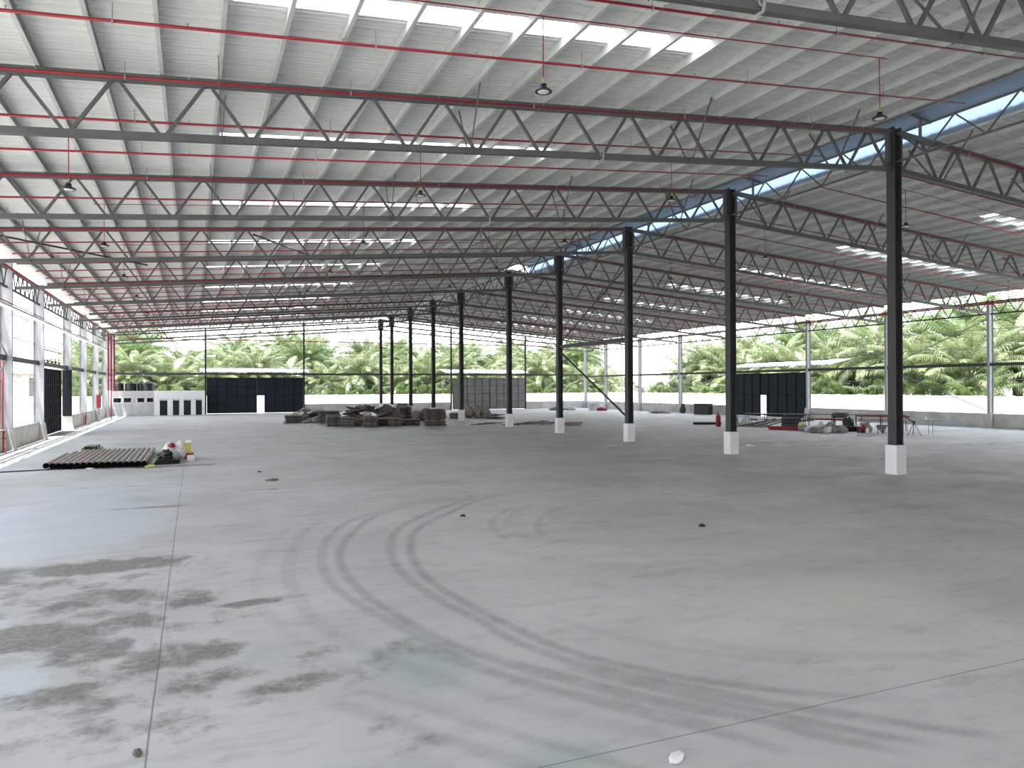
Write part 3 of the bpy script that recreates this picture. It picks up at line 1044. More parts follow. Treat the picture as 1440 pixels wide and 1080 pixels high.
def canopy(x, y, rz, W, label):
    root = empty('canopy', (x, y, 0), label, 'canopy', 'door canopies', None, rz)
    mb = MB()
    ns = int(W/.25)
    vs, fs = [], []
    for i in range(ns+1):
        for xx, dz in ((W*i/ns, 0), (W*(i+.5)/ns, .04)):
            vs += [(xx, .15, 5.72+dz), (xx, 3.2, 6.35+dz)]
    for i in range(len(vs)//2-1):
        fs.append((2*i, 2*i+1, 2*i+3, 2*i+2))
    mb.add(vs, fs)
    mb.build('canopy_sheet', 'sheet', root, fix=False)
    mb = MB()
    mb.b2(0, W, .02, .12, 6.18, 6.28)
    n = 8
    for i in range(n*2):
        a, b = W*i/(2*n), W*(i+1)/(2*n)
        za, zb = (5.55, 6.2) if i % 2 == 0 else (6.2, 5.55)
        mb.bar((a, .07, za), (b, .07, zb), .045, .045, (0, 1, 0))
    mb.build('canopy_truss', 'column', root)
    for i in range(5):
        MB().bar((W*(.04+.23*i), -.38, 5.52), (W*(.04+.23*i), 3.15, 6.27), .06, .09).build('canopy_rafter', 'girt', root)


canopy(.8, YG+.45, 0, 14.4, 'white sheet canopy over the navy gable door')
canopy(35.9, YG+.45, 0, 14.0, 'white sheet canopy over the grey gable door')
canopy(XW+.75, 74.5, -math.pi/2, 16.0, 'white sheet canopy over the navy door in the right wall')

# ------------------------------------------------------------------ toilet block and water tanks
tb = empty('toilet_block', (-9.5, 107.2, 0), 'low block of toilets, half white half grey plaster, in the far left corner', 'building')
W1, W2, HH = 4.8, 10.86, 3.2


def wall_with_holes(mb, x0, x1, z0, z1, y, th, holes):
    """front wall from boxes around rectangular holes sharing one z band each"""
    holes = sorted(holes)
    x = x0
    for (a, b, c, d) in holes:
        if a > x:
            mb.b2(x, a, y, y+th, z0, z1)
        if c > z0:
            mb.b2(a, b, y, y+th, z0, c)
        if d < z1:
            mb.b2(a, b, y, y+th, d, z1)
        x = b
    if x < x1:
        mb.b2(x, x1, y, y+th, z0, z1)


wins = [(-.0, 1.0), (1.25, 2.15), (2.8, 3.65), (4.05, 4.75)]
wins = [(.12, 1.0), (1.3, 2.15), (2.85, 3.65), (3.95, 4.72)]
mb = MB()
wall_with_holes(mb, -.4, W1, 0, HH, 0, .15, [(a, b, 1.72, 2.3) for a, b in wins])
mb.b2(-.4, -.25, .15, 2.6, 0, HH)
mb.build('plaster_wall', 'plaster', tb)
doors = [(5.45, 6.35), (7.0, 7.75), (8.3, 9.15), (9.75, 10.5)]
mb = MB()
wall_with_holes(mb, W1, W2, 0, HH, -.04, .19, [(a, b, 0, 2.12) for a, b in doors])
mb.b2(W2-.15, W2, .15, 2.6, 0, HH)
mb.b2(-.4, W2, .15, 2.6, HH-.12, HH)
mb.build('white_wall', 'white', tb)
mb = MB()
mb.b2(-.4, W2, 2.45, 2.6, 0, HH-.12)
mb.build('rear_wall', 'plaster', tb)
for a, b in doors:
    d = MB().b2(a+.04, b-.04, .03, .07, 0, 1.88).build('toilet_door', 'navy', tb)
    mb = MB()
    mb.b2(a, a+.04, -.02, .1, 0, 2.12)
    mb.b2(b-.04, b, -.02, .1, 0, 2.12)
    mb.b2(a+.04, b-.04, -.02, .1, 1.88, 1.92)
    mb.build('door_jamb', 'navyrail', d)
    MB().b2(a+.04, b-.04, .10, .13, 1.92, 2.12).build('vent', 'lens', tb)
for a, b in wins:
    mb = MB()
    mb.b2(a-.07, b+.07, -.04, .02, 1.65, 1.72)
    mb.b2(a-.07, b+.07, -.04, .02, 2.3, 2.37)
    mb.b2(a-.07, a, -.04, .02, 1.72, 2.3)
    mb.b2(b, b+.07, -.04, .02, 1.72, 2.3)
    f = mb.build('window_surround', 'white', tb)
    mb = MB()
    for j in range(4):
        mb.box(((a+b)/2-.12, .06, 1.86+j*.11), (b-a-.3, .02, .10), Matrix.Rotation(.5, 3, 'X'))
    mb.build('louvre', 'black', f)
for i, (x, y, lab) in enumerate(((-8.95, 108.5, 'leftmost'), (-7.5, 108.4, 'second from left'), (-6.25, 108.9, 'third from left'), (-5.5, 108.2, 'rightmost'))):
    prof = [(.60, 0), (.66, .06), (.66, .34), (.68, .36), (.66, .38), (.66, .70), (.68, .72), (.66, .74), (.66, .96), (.60, 1.02), (.32, 1.09), (.30, 1.14), (.0, 1.16)]
    r = .58 if i == 2 else .66
    k = r/.66
    t = smooth_by_angle(MB().lathe([(p*k, z) for p, z in prof], (0, 0, 0), 24).build('water_tank', 'black'), 35)
    t.location = (x, y, HH)
    tag(t, 'black plastic water tank on the toilet block roof, %s of the row' % lab, 'tank', 'water tanks on the toilet block')
    MB().lathe([(.2, 0), (.22, .03), (.16, .06)], (0, 0, 1.15), 16).build('tank_lid', 'black', t)

# ------------------------------------------------------------------ sprinkler pipes, mains and lamps
pipe_ys = []
bays = [1.62]+FY
for i in range(len(bays)-1):
    a, b = bays[i], bays[i+1]
    n = 3 if b-a < 11 else 4
    if b-a < 8:
        n = 2
    for j in range(n):
        y = a+(b-a)*j/n
        if y > 12:
            pipe_ys.append((y-.10 if j == 0 else y+.02))


def branch_pipe(side, y, idx):
    lab = 'red sprinkler pipe under the %s slope, %s from the camera' % (side, 'nearest' if idx == 0 else ORD[idx+1])
    sg = -1 if side == 'left' else 1
    x0, x1 = (-9.0, 25.2) if side == 'left' else (28.3, 59.2)
    root = empty('sprinkler_pipe', (0, y, 0), lab, 'pipe', '%s slope sprinkler pipes' % side)
    dz = .40
    near = y < 45
    mb = MB()
    mb.tube([(x0, 0, zr(x0)-dz), (x1, 0, zr(x1)-dz)], [.042, .026] if side == 'left' else [.026, .042], 8)
    mb.build('pipe_run', 'red', root, smooth=True)
    n = 6
    for k in range(n):
        x = x0+(x1-x0)*(k+.3)/n
        mb = MB()
        mb.tube([(x, 0, zr(x)-dz-.05), (x, 0, zr(x)-.02)], .012, 5)
        mb.ring((x-.02, 0, zr(x)-dz), (x+.02, 0, zr(x)-dz), .058, .04, 8)
        mb.build('pipe_hanger', 'girt', root)
    if near:
        for k in range(10):
            x = x0+(x1-x0)*(k+.6)/10
            mb = MB()
            mb.tube([(x, 0, zr(x)-dz), (x, 0, zr(x)-dz+.10)], .012, 5)
            mb.lathe([(.03, 0), (.03, .012)], (x, 0, zr(x)-dz+.09), 8)
            mb.build('sprinkler_head', 'girt', root)


pipe_ys = [14.65]+[y for y in pipe_ys if y > 15]
for i, y in enumerate(pipe_ys):
    branch_pipe('left', y, i)
    branch_pipe('right', y, i)

o = MB().tube([(0, 12, 0), (0, 109, 0)], .07, 8).build('sprinkler_main', 'red', smooth=True)
o.location = (-9.0, 0, 9.95)
tag(o, 'red sprinkler main along the left eave', 'pipe')
o = MB().tube([(0, 12, 0), (0, 109, 0)], .07, 8).build('sprinkler_main', 'red', smooth=True)
o.location = (59.3, 0, 10.1)
tag(o, 'red sprinkler main along the right eave', 'pipe')
o = MB().tube([(-8.8, 0, 0), (58.8, 0, 0)], .06, 8).build('sprinkler_main', 'red', smooth=True)
o.location = (0, YG-.35, 10.1)
tag(o, 'red sprinkler main across the far gable', 'pipe')
o = MB().tube([(0, 12, 0), (0, 97, 0)], .035, 8).build('conduit_pipe', 'red', smooth=True)
o.location = (XL+.08, 0, 8.35)
tag(o, 'thin red pipe above the white cable tray on the left wall', 'pipe')
for i, (dx, lab) in enumerate(((0, 'left'), (.28, 'middle'), (.56, 'right'))):
    o = MB().tube([(0, 0, 3.3), (0, 0, 9.9)], .10, 10).ring((0, 0, 4.4), (0, 0, 4.5), .15, .08, 12).ring((0, 0, 5.6), (0, 0, 5.7), .15, .08, 12).build('riser_pipe', 'red', smooth=False)
    o.location = (-9.0+dx, 97.0+dx*.8, 0)
    tag(o, '%s of three red riser pipes in the far left corner' % lab, 'pipe', 'red risers')
    if i == 1:
        MB().tube([(0, 0, 0), (0, 0, 3.3)], .05, 8).build('riser_foot', 'red', o)
for i, (y, h) in enumerate(((50.2, 5.2),)):
    o = MB().tube([(0, 0, 1.165), (0, 0, h)], .045, 8).build('drop_pipe', 'red', smooth=True)
    o.location = (-10.05, y+.54, 0)
    tag(o, 'slim red drop pipe on the %s' % ('left wall column nearest to view' if i == 0 else 'left column beside the black cladding'), 'pipe')
# hose points
for i, (y, lab) in enumerate(((48.6, 'nearest the camera'), (82.6, 'beyond the sliding door'))):
    root = empty('hose_point', (XL+.02, y, 0), 'red hose standpipe on the left low wall, %s' % lab, 'hose point', 'hose standpipes')
    MB().tube([(0, 0, 0), (0, 0, 1.05), (0, .25, 1.15)], .05, 8).tube([(0, 0, .25), (0, .35, .2)], .05, 8).build('standpipe', 'red', root)
    MB().lathe([(.09, 0), (.11, .04), (.05, .09)], (0, 0, 1.12), 12).tube([(-.14, 0, .8), (.14, 0, .8)], .03, 6).build('valve', 'red', root)
root = empty('hose_cabinet', (-9.3, 90.4, 0), 'tall red hose cabinet against the far left wall', 'cabinet')
MB().b2(-.18, .18, -.35, .35, 1.45, 2.85).build('body', 'red', root)
MB().b2(.18, .2, -.3, .3, 1.5, 2.8).b2(.2, .23, .2, .26, 2.1, 2.3).build('cabinet_door', 'red', root)
MB().b2(-.1, .1, -.25, .25, 0, 1.45).build('stand', 'wallcol', root)


def lamp(name='pendant_lamp'):
    root = bpy.data.objects.new(name, None)
    COL.objects.link(root)
    smooth_by_angle(MB().lathe([(.03, .20), (.05, .19), (.08, .17), (.085, .10), (.10, .075), (.19, .035), (.21, 0.0), (.20, -.015), (.15, -.008)], (0, 0, 0), 28).build('shade', 'blackmetal', root), 30)
    smooth_by_angle(MB().lathe([(.135, -.010), (.125, -.02), (.08, -.03), (.0, -.033)], (0, 0, 0), 24).build('lens', 'lens', root), 30)
    MB().tube([(0, 0, .20), (0, 0, .28)], .02, 8).ring((-.015, 0, .30), (.015, 0, .30), .035, .02, 8).build('hook', 'yellow', root)
    MB().tube([(0, 0, .30), (0, 0, 1.78)], .014, 6).build('drop_cable', 'red', root)
    return root


lp = lamp()
LAMPX = [(-3.5, 9.62, 'nearest the left wall'), (7.6, 10.46, 'middle of the left slope'), (18.5, 11.30, 'left of the ridge'),
         (32.3, 11.16, 'right of the ridge'), (43.6, 10.35, 'middle of the right slope'), (54.9, 9.5, 'nearest the right wall')]
first = True
for i in range(10):
    a, b = FY[i], FY[i+1]
    y = (a+b)/2
    if i == 0:
        y = 15.9
    for j, (x, z, where) in enumerate(LAMPX):
        z = zr(x)-2.05
        if i == 0 and j == 0:
            continue
        o = lp if first else dup(lp)
        first = False
        o.location = (x, y, z)
        tag(o, 'round black pendant lamp %s, %s row from the camera' % (where, ORD[i+1]), 'lamp', 'pendant lamps')
    o = MB().tube([(-3.9, 0, zr(-3.9)-.27), (18.8, 0, zr(18.8)-.27)], .016, 6).build('lamp_conduit', 'red')
    o.location = (0, y, 0)
    tag(o, 'thin red lamp conduit under the left slope feeding the %s row of lamps' % ORD[i+1], 'conduit', 'lamp conduits')
    o = MB().tube([(32.0, 0, zr(32.0)-.27), (55.2, 0, zr(55.2)-.27)], .016, 6).build('lamp_conduit', 'red')
    o.location = (0, y, 0)
    tag(o, 'thin red lamp conduit under the right slope feeding the %s row of lamps' % ORD[i+1], 'conduit', 'lamp conduits')


# small cameras / cable clips hanging from the trusses
for i, (y, x) in enumerate(((FY[0], 10.15), (FY[1], 12.3), (FY[2], 12.2))):
    zb = HT-1.58-SLOPE*(XR-x)
    root = empty('cable_hook', (x, y, zb), 'bent cable hanger on the bottom chord of the %s left truss' % ('nearest' if i == 0 else ORD[i+1]), 'hanger', 'cable hangers')
    MB().tube([(0, -.14, .25), (0, -.14, -.02), (-.03, -.14, -.14), (-.12, -.14, -.20), (-.20, -.14, -.26)], .035, 7).build('hook_arm', 'girt', root)
    MB().ring((-.05, -.16, .05), (-.05, -.12, .05), .09, .06, 12).build('clamp_ring', 'girt', root)


# ------------------------------------------------------------------ steel pipes on the floor (left)
px0 = -5.86
np_ = 17
pr = .115
group = 'steel pipes laid side by side'
for i in range(np_):
    x = px0+i*.2385
    y0, y1 = 37.55-.03*i+rnd.uniform(-.05, .05), 45.6+rnd.uniform(-.12, .12)
    if i == 0:
        x, y0, y1 = px0-.04, 37.75, 43.6
    if i == 1:
        y1 = 44.6
    o = smooth_by_angle(MB().ring((0, 0, 0), (0, y1-y0, .0), pr, pr*.90, 18).build('steel_pipe', 'pipered' if i in (0, 3, 5, 6, 9, 16) else 'pipe'), 40)
    o.location = (x, y0, pr+.05)
    nm = 'leftmost' if i == 0 else ('rightmost' if i == np_-1 else ORD[i+1]+' from the left')
    tag(o, '%s long brown steel pipe in the floor row' % nm, 'pipe', group)
    MB().tube([(0, -.012, 0), (0, .06, 0)], [pr*1.03, pr*1.03], 16).build('mouth_shade', 'void', o)  # black disc paints the dark inside of the open pipe end
for i, y in enumerate((38.6, 44.0)):
    o = MB().b2(-1.98, 1.98, -.05, .05, 0, .048).build('timber_batten', 'board')
    o.location = (px0+1.94, y, 0)
    tag(o, 'timber batten under the %s end of the steel pipes' % ('near' if i == 0 else 'far'), 'batten', 'battens under the pipes')
k = 0
for row, n in enumerate((8, 7, 5)):
    for j in range(n):
        x = -5.65+.075*row*.9+j*.13+(.06 if row == 2 else 0)
        z = .065+row*.112
        o = smooth_by_angle(MB().ring((0, 0, 0), (0, 1.6+rnd.uniform(-.1, .1), 0), .062, .05, 12).build('short_pipe', 'pipered' if (row == 2 and j > 2) else 'blackmetal'), 40)
        o.location = (x, 46.75, z)
        tag(o, 'short dark steel pipe in the bundle behind the long pipes', 'pipe', 'bundle of short pipes')
# bits right of the pipes
k = 0
for j in range(9):
    for row in range(2):
        o = smooth_by_angle(MB().ring((0, 0, 0), (0, 1.7, 0), .055, .045, 10).build('short_pipe', 'blackmetal'), 40)
        o.location = (-1.62+j*.118+row*.05, 37.9+.1*j/9, .058+row*.098)
        o.rotation_euler = (0, 0, -.03)
        tag(o, 'short black pipe in the flat bundle right of the long pipes', 'pipe', 'flat bundle of black pipes')


def lump_thing(name, loc, s, m, label, cat, seed, rough=.3, freq=1.5, sub=3, group=None, rz=0, flat=True):
    o = MB().lump((0, 0, s[2]), s, seed, sub, rough, freq, flat).build(name, m, smooth=True)
    o.location = loc
    o.rotation_euler = (0, 0, rz)
    return tag(o, label, cat, group)


lump_thing('white_bag', (-1.05, 40.6, 0), (.42, .40, .42), 'sack', 'crumpled white plastic bag left of the upright white sack', 'bag', 3, .45, 1.8)
lump_thing('white_sack', (-.62, 40.5, 0), (.30, .28, .47), 'sack', 'tall white sack leaning beside the yellow carton', 'bag', 5, .3, 1.6)
lump_thing('white_sack', (-1.15, 39.95, .22), (.42, .25, .17), 'sack', 'small white bag slumped over the black bundle', 'bag', 8, .45, 2.2)
lump_thing('red_bag', (-1.0, 40.25, .62), (.16, .14, .10), 'red', 'small red bag on top of the white bags', 'bag', 9, .4, 2)
lump_thing('black_bag', (-1.25, 39.0, .20), (.36, .35, .20), 'black', 'shiny black plastic bag on the flat pipe bundle', 'bag', 11, .5, 2)
o = MB().ring((0, 0, 0), (0, .3, .05), .13, .09, 16).build('pipe_coupling', 'girt')
o.location = (-.80, 38.7, .36)
tag(o, 'pale pipe coupling on the flat black pipe bundle', 'coupling')
root = empty('yellow_carton', (-.28, 40.6, .30), 'yellow carton standing on a red box beside the white sack', 'box')
MB().b2(-.16, .16, -.2, .2, 0, .52).build('carton_body', 'yellow', root)
MB().box((0, -.12, .56), (.33, .2, .012), Matrix.Rotation(.6, 3, 'X')).box((0, .13, .56), (.33, .2, .012), Matrix.Rotation(-.5, 3, 'X')).build('carton_flap', 'lens', root)
MB().b2(-.22, .25, -.22, .22, 0, .30).build('red_box', 'red')
o = bpy.context.scene.objects['red_box']
o.location = (-.26, 40.55, 0)
tag(o, 'red box on the floor under the yellow carton', 'box')
MB().b2(-.13, .13, -.12, .12, 0, .26).build('white_bucket', 'white')
o = bpy.context.scene.objects['white_bucket']
o.location = (-.13, 39.45, 0)
o.rotation_euler = (0, 0, .4)
tag(o, 'small white box on the floor in front of the red box', 'box')
o = MB().lathe([(.09, 0), (.11, .2), (.12, .21), (.1, .22)], (0, 0, 0), 14).build('dark_bucket', 'black')
o.location = (-.05, 39.9, 0)
tag(o, 'small dark bucket beside the red box', 'bucket')
lump_thing('lime_cloth', (-1.78, 37.05, 0), (.20, .28, .05), 'lime', 'lime green cloth at the right end of the steel pipes', 'cloth', 14, .4, 2)
lump_thing('white_paper', (-4.15, 37.15, 0), (.18, .12, .03), 'sack', 'white paper scrap in front of the steel pipes', 'litter', 15, .4, 2)
o = smooth_by_angle(MB().tube([(-1.2, -.25, .03), (1.2, .2, .03)], .025, 8).build('thin_rod', 'blackmetal'), 40)
o.location = (-6.4, 37.35, 0)
tag(o, 'thin dark rod on the floor left of the steel pipes', 'rod')


# ------------------------------------------------------------------ stacks of boards (centre)
def make_board(L, W, T, seed):
    r = random.Random(seed)
    mb = MB()
    mb.b2(-L/2, L/2, -W/2, W/2, T*.5, T)
    n = 4
    for i in range(n):
        y = -W/2+.16+(W-.32)*i/(n-1)
        mb.b2(-L/2+.05, L/2-.05, y-.04, y+.04, 0, T*.5)
    me = mb.build('formwork_board', 'board')
    return me


protos = []
for k in range(3):
    o = make_board(1.25, 1.9, .072, k)
    protos.append(o.data)
    bpy.data.objects.remove(o)
p2 = []
for me in protos:
    m2 = me.copy()
    m2.materials[0] = MT['boardlight']
    p2.append(m2)


def stack(x, y, n, rz, label, group, seed, dz=0.072, jit=.085, z0=0.0, sx=1.0, lightp=.2):
    r = random.Random(seed)
    for i in range(n):
        me = r.choice(p2) if r.random() < lightp else r.choice(protos)
        o = link('formwork_board', me)
        o.location = (x+r.uniform(-jit, jit), y+r.uniform(-jit, jit), z0+i*dz)
        o.rotation_euler = (0, 0, rz+r.uniform(-.09, .09))
        o.scale = (sx*r.uniform(.9, 1.06), r.uniform(.92, 1.05), 1)
        tag(o, label, 'board', group)


ST = [
    (9.15, 77.4, 11, -.05, 'weathered board in the low stack at the far left of the timber pile', 1.3),
    (11.75, 69.2, 14, -.1, 'weathered board in the front stack next right of the rubble bags', 1.0),
    (12.85, 67.9, 11, -.2, 'weathered board in the second front stack from the left', .9),
    (13.85, 68.3, 8, -.2, 'weathered board in the low gap stack between the second and fourth front stacks', .5),
    (14.6, 66.6, 12, -.15, 'weathered board in the fourth front stack of the timber pile', .95),
    (15.85, 68.2, 9, -.15, 'weathered board in the low stack behind the two middle front stacks', .6),
    (16.7, 66.8, 11, -.1, 'weathered board in the front stack at the middle of the timber pile', .98),
    (18.7, 68.3, 7, -.1, 'weathered board in the broad low stack left of the tall stack', 1.3),
    (20.4, 66.0, 21, -.12, 'weathered board in the tall front stack at the right end', 1.45),
    (12.3, 75.0, 17, -.1, 'weathered board in the rear stack behind the leftmost front stacks', 1.6),
    (20.3, 76.2, 21, -.2, 'weathered board in the rear stack below the far ridge columns', 1.0),
    (18.6, 74.2, 14, .1, 'weathered board in the rear stack left of the far ridge columns', 1.2),
    (22.4, 75.0, 14, -.1, 'weathered board in the rear stack behind the tall front stack', 1.2),
]
for i, (x, y, n, rz, lab, sx) in enumerate(ST):
    stack(x, y, n, rz, lab, 'boards of '+lab[lab.index('the '):], 40+i, sx=sx, lightp=.12)
# loose boards thrown over the middle of the pile
for i in range(26):
    r = random.Random(900+i)
    t = i/25
    o = link('loose_board', (protos+p2)[i % 6])
    o.location = (13.6+4.6*t+r.uniform(-.3, .3), 73.2+r.uniform(-1.2, 1.0), .75+.75*math.sin(math.pi*min(1, t*1.3))+r.uniform(-.15, .1))
    o.rotation_euler = (r.uniform(-.35, .35), r.uniform(-.4, .4), r.uniform(-1.2, 1.2))
    o.scale = (.9, r.uniform(.4, .8), .7)
    tag(o, 'loose board thrown across the top of the timber pile', 'board', 'loose boards on the timber pile')
for i in range(6):
    lump_thing('scrap_heap', (13.6+i*.85, 73.4+.3*(i % 2), 0), (.75, 1.0, .38+.10*math.sin(i*1.1)), 'greysack', 'heap of broken timber and cloth under the loose boards, %s from the left' % ORD[i+1], 'heap', 60+i, .5, 2)
lump_thing('brush_bundle', (17.6, 73.3, 1.05), (.8, .7, .32), 'board', 'shaggy bundle of sticks on top of the timber pile', 'bundle', 71, .8, 3.5)
lump_thing('canvas_bundle', (15.6, 72.9, .75), (.42, .5, .24), 'sack', 'pale canvas bundle in the middle of the timber pile', 'bundle', 72, .5, 2)
# left heap: sheets, tarp, rubble bags
for i in range(5):
    o = MB().box((0, 0, 0), (1.5, 1.0, .04)).build('metal_sheet', 'boardlight' if i % 2 else 'sack')
    o.location = (10.4+i*.22, 84.5+.2*i, .55+.10*i)
    o.rotation_euler = (.25, -.45+.2*i, .5*i)
    tag(o, 'tilted pale sheet leaning on the heap left of the black tarpaulin', 'sheet', 'tilted pale sheets')
lump_thing('rubble_heap', (10.6, 84.8, 0), (1.2, 1.0, .35), 'rubble', 'grey rubble heap under the tilted sheets', 'heap', 80, .5, 2)
lump_thing('black_tarpaulin', (13.2, 86.0, 0), (1.75, 1.3, .48), 'tarp', 'crumpled black tarpaulin behind the rubble bags', 'tarpaulin', 81, .45, 2)
for i, (x, y, s) in enumerate(((10.75, 77.0, .32), (11.25, 76.4, .38), (11.6, 77.4, .40), (10.3, 76.3, .18))):
    lump_thing('rubble_bag', (x, y, 0), (.48, .40, s*.8), 'rubble', 'lumpy grey rubble bag beside the leftmost board stack, %s' % ('farthest left', 'second', 'third', 'smallest')[(1, 2, 3, 0)[i] if False else (i if i < 3 else 3)], 'bag', 90+i, .5, 2.5, 3, 'rubble bags')
# rolls and drums
o = smooth_by_angle(MB().ring((0, 0, 0), (.5, 1.0, 0), .60, .54, 28).tube([(.12, .25, 0), (.16, .33, 0)], .54, 24).build('steel_drum', 'pipe'), 40)
o.location = (24.0, 81.2, .60)
tag(o, 'large dark drum lying on its side behind the tall stack', 'drum')
o = smooth_by_angle(MB().lathe([(.55, 0), (.60, .1), (.58, .8), (.5, .92), (.1, .95)], (0, 0, 0), 20).build('canvas_roll', 'boardlight'), 40)
o.location = (22.7, 80.8, 0)
tag(o, 'pale upright canvas roll left of the dark drum', 'roll')
lump_thing('net_bundle', (24.2, 92.0, 0), (1.0, .8, .75), 'board', 'brown net bundle behind the ridge column left of the drum', 'bundle', 101, .4, 2)
stack(27.0, 80.0, 9, -.2, 'white edged board in the low stack left of the white plinth', 'boards of the low stack left of the plinth', 120, lightp=.9, sx=.8)
for i, (x, y, s) in enumerate(((29.3, 81.5, .62), (30.3, 81.2, .66), (31.1, 80.8, .6))):
    lump_thing('net_sack', (x, y, 0), (.55, .5, s), 'boardlight', 'bulging net sack in front of the grey gable door, %s' % ('left', 'middle', 'right')[i], 'bag', 130+i, .45, 3.0, 3, 'net sacks')
for i in range(9):
    r = random.Random(300+i)
    o = link('loose_plank', (protos+p2)[i % 6])
    o.location = (31.0+r.uniform(-.8, .9), 77.5+r.uniform(-.9, .9), .002+.06*i)
    o.rotation_euler = (0, 0, r.uniform(-1.2, 1.2))
    o.scale = (1.4, .5, .8)
    tag(o, 'flat grey plank in the spread pile right of the net sacks', 'plank', 'spread planks')
for i in range(7):
    r = random.Random(350+i)
    o = MB().b2(-.9, .9, -.12, .12, 0, .05).build('dark_plank', 'tarp' if i % 2 else 'board')
    o.location = (24.6+.75*i, 64.6+r.uniform(-1.5, 1.5), .01+.052*(i % 3))
    o.rotation_euler = (0, 0, r.uniform(-.6, .6))
    tag(o, 'dark plank scattered on the floor around the white plinth', 'plank', 'scattered dark planks')
for i in range(16):
    r = random.Random(400+i)
    o = MB().bar((0, 0, .05), (r.uniform(.8, 1.6), r.uniform(-.8, .2), .05+r.uniform(0, .25)), .10, .06).build('scrap_plank', 'board' if i % 3 else 'boardlight')
    o.location = (29.2+r.uniform(-.8, 1.4), 63.5+r.uniform(-2.2, 2.6), .0)
    tag(o, 'scrap plank in the low pile left of the fourth ridge column', 'plank', 'low scrap plank pile')
for i in range(5):
    o = MB().b2(-.8, .8, -.09, .09, 0, .06).build('red_tipped_plank', 'boardlight' if i < 4 else 'red')
    o.location = (31.0+.12*i, 59.4+.1*i, .005+.062*i)
    o.rotation_euler = (0, 0, -.5+.06*i)
    tag(o, 'plank in the small neat pile right of the fourth ridge column' if i < 4 else 'short red plank on top of the small neat pile', 'plank', 'small neat plank pile' if i < 4 else None)

# far right-back corner odds and ends
lump_thing('rubble_heap', (50.0, 100.2, 0), (1.3, .7, .22), 'rubble', 'low rubble heap near the far corner beside the grey door', 'heap', 141, .5, 2.5)
lump_thing('rubble_heap', (51.8, 99.4, 0), (.8, .6, .34), 'sack', 'pale rubble heap near the far right corner', 'heap', 142, .5, 2.5)
o = MB().b2(-.65, .65, -.4, .4, 0, 1.0).b2(-.68, .68, -.43, .43, 1.0, 1.05).build('concrete_block', 'kerb')
o.location = (54.8, 97.8, 0)
o.rotation_euler = (0, 0, -.3)
tag(o, 'square grey block standing near the far right corner', 'block')
lump_thing('red_heap', (55.0, 95.6, 0), (.75, .6, .25), 'red', 'heap of red scrap in front of the grey block', 'heap', 143, .5, 2.5)
lump_thing('rubble_heap', (56.2, 82.5, 0), (1.4, 1.2, .18), 'rubble', 'flat gravel heap by the right wall before the navy door', 'heap', 144, .45, 2.5)
lump_thing('pipe_bundle', (58.8, 81.2, 0), (.3, .4, .6), 'blackmetal', 'dark bundle against the right wall column left of the water tank', 'bundle', 145, .5, 2)
t = smooth_by_angle(MB().b2(-.95, .95, -.6, .6, .0, 1.28).b2(-1.0, 1.0, -.65, .65, 1.28, 1.36).build('black_tank', 'black'), 30)
t.location = (58.3, 76.3, 0)
t.rotation_euler = (0, 0, -1.2)
tag(t, 'black box-shaped tank by the right wall next to the navy door', 'tank')

# ------------------------------------------------------------------ materials on the right
root = empty('gas_cylinder', (41.85, 52.7, 0), 'red gas cylinder standing left of the second ridge column in view', 'gas cylinder')
smooth_by_angle(MB().lathe([(.20, 0), (.215, .03), (.215, .85), (.19, .95), (.12, 1.02), (.08, 1.05)], (0, 0, 0), 20).build('body', 'red', root), 40)
MB().lathe([(.085, 1.04), (.085, 1.22), (.05, 1.26)], (0, 0, 0), 12).build('valve_cap', 'red', root)
for i in range(3):
    o = smooth_by_angle(MB().ring((0, 0, 0), (2.2, -1.1, 0), .11, .09, 12).build('black_pipe', 'blackmetal'), 40)
    o.location = (42.2+.12*i, 56.6+.22*i, .11)
    tag(o, 'black pipe on the floor behind the red gas cylinder', 'pipe', 'black pipes behind the gas cylinder')
# rack of long pipes
root = empty('pipe_rack', (45.2, 53.4, 0), 'low steel trestle rack carrying long pipes left of the sacks', 'rack', rz=-.94)
for k in range(4):
    x = .3+k*1.6
    mb = MB()
    mb.bar((x, -.5, 0), (x, -.5, 1.15), .05, .05)
    mb.bar((x, .5, 0), (x, .5, 1.15), .05, .05)
    mb.bar((x, -.5, .95), (x, .5, .95), .05, .05)
    mb.bar((x, -.5, .45), (x, .5, .45), .05, .05)
    mb.build('trestle', 'blackmetal', root)
R = Matrix.Rotation(-.94, 3, 'Z')
for i in range(9):
    lev, j = divmod(i, 5)
    r_ = .06
    o = smooth_by_angle(MB().ring((0, 0, 0), (5.4-.3*lev, 0, 0), r_, .045, 12).build('long_pipe', ('blackmetal', 'column', 'blackmetal', 'wallcol', 'blackmetal')[j]), 40)
    p = R @ Vector((.0+.1*j, -.36+.16*j, 0))
    o.location = (45.2+p.x, 53.4+p.y, (.975 if lev == 1 else .475)+r_)
    o.rotation_euler = (0, 0, -.94)
    tag(o, 'long pipe lying on the %s level of the trestle rack' % ('upper' if lev else 'lower'), 'pipe', 'pipes on the trestle rack, %s level' % ('upper' if lev else 'lower'))
for i in range(7):
    r = random.Random(500+i)
    o = MB().bar((0, 0, 0), (1.6, -1.7, .45+.05*i), .10, .10).build('scrap_beam', 'pipe' if i % 2 else 'blackmetal')
    o.location = (43.4+.35*i, 52.0-.2*i, .06+.04*(i % 3))
    tag(o, 'slanting scrap beam leaning under the trestle rack', 'beam', 'scrap beams under the rack')
for i in range(3):
    lump_thing('white_sack', (43.9+.8*i, 53.2-.8*i, 0), (.55, .5, .30), 'sack', 'white sack behind the scrap beams, %s' % ('left', 'middle', 'right')[i], 'bag', 160+i, .4, 2, 3, 'white sacks under the rack')
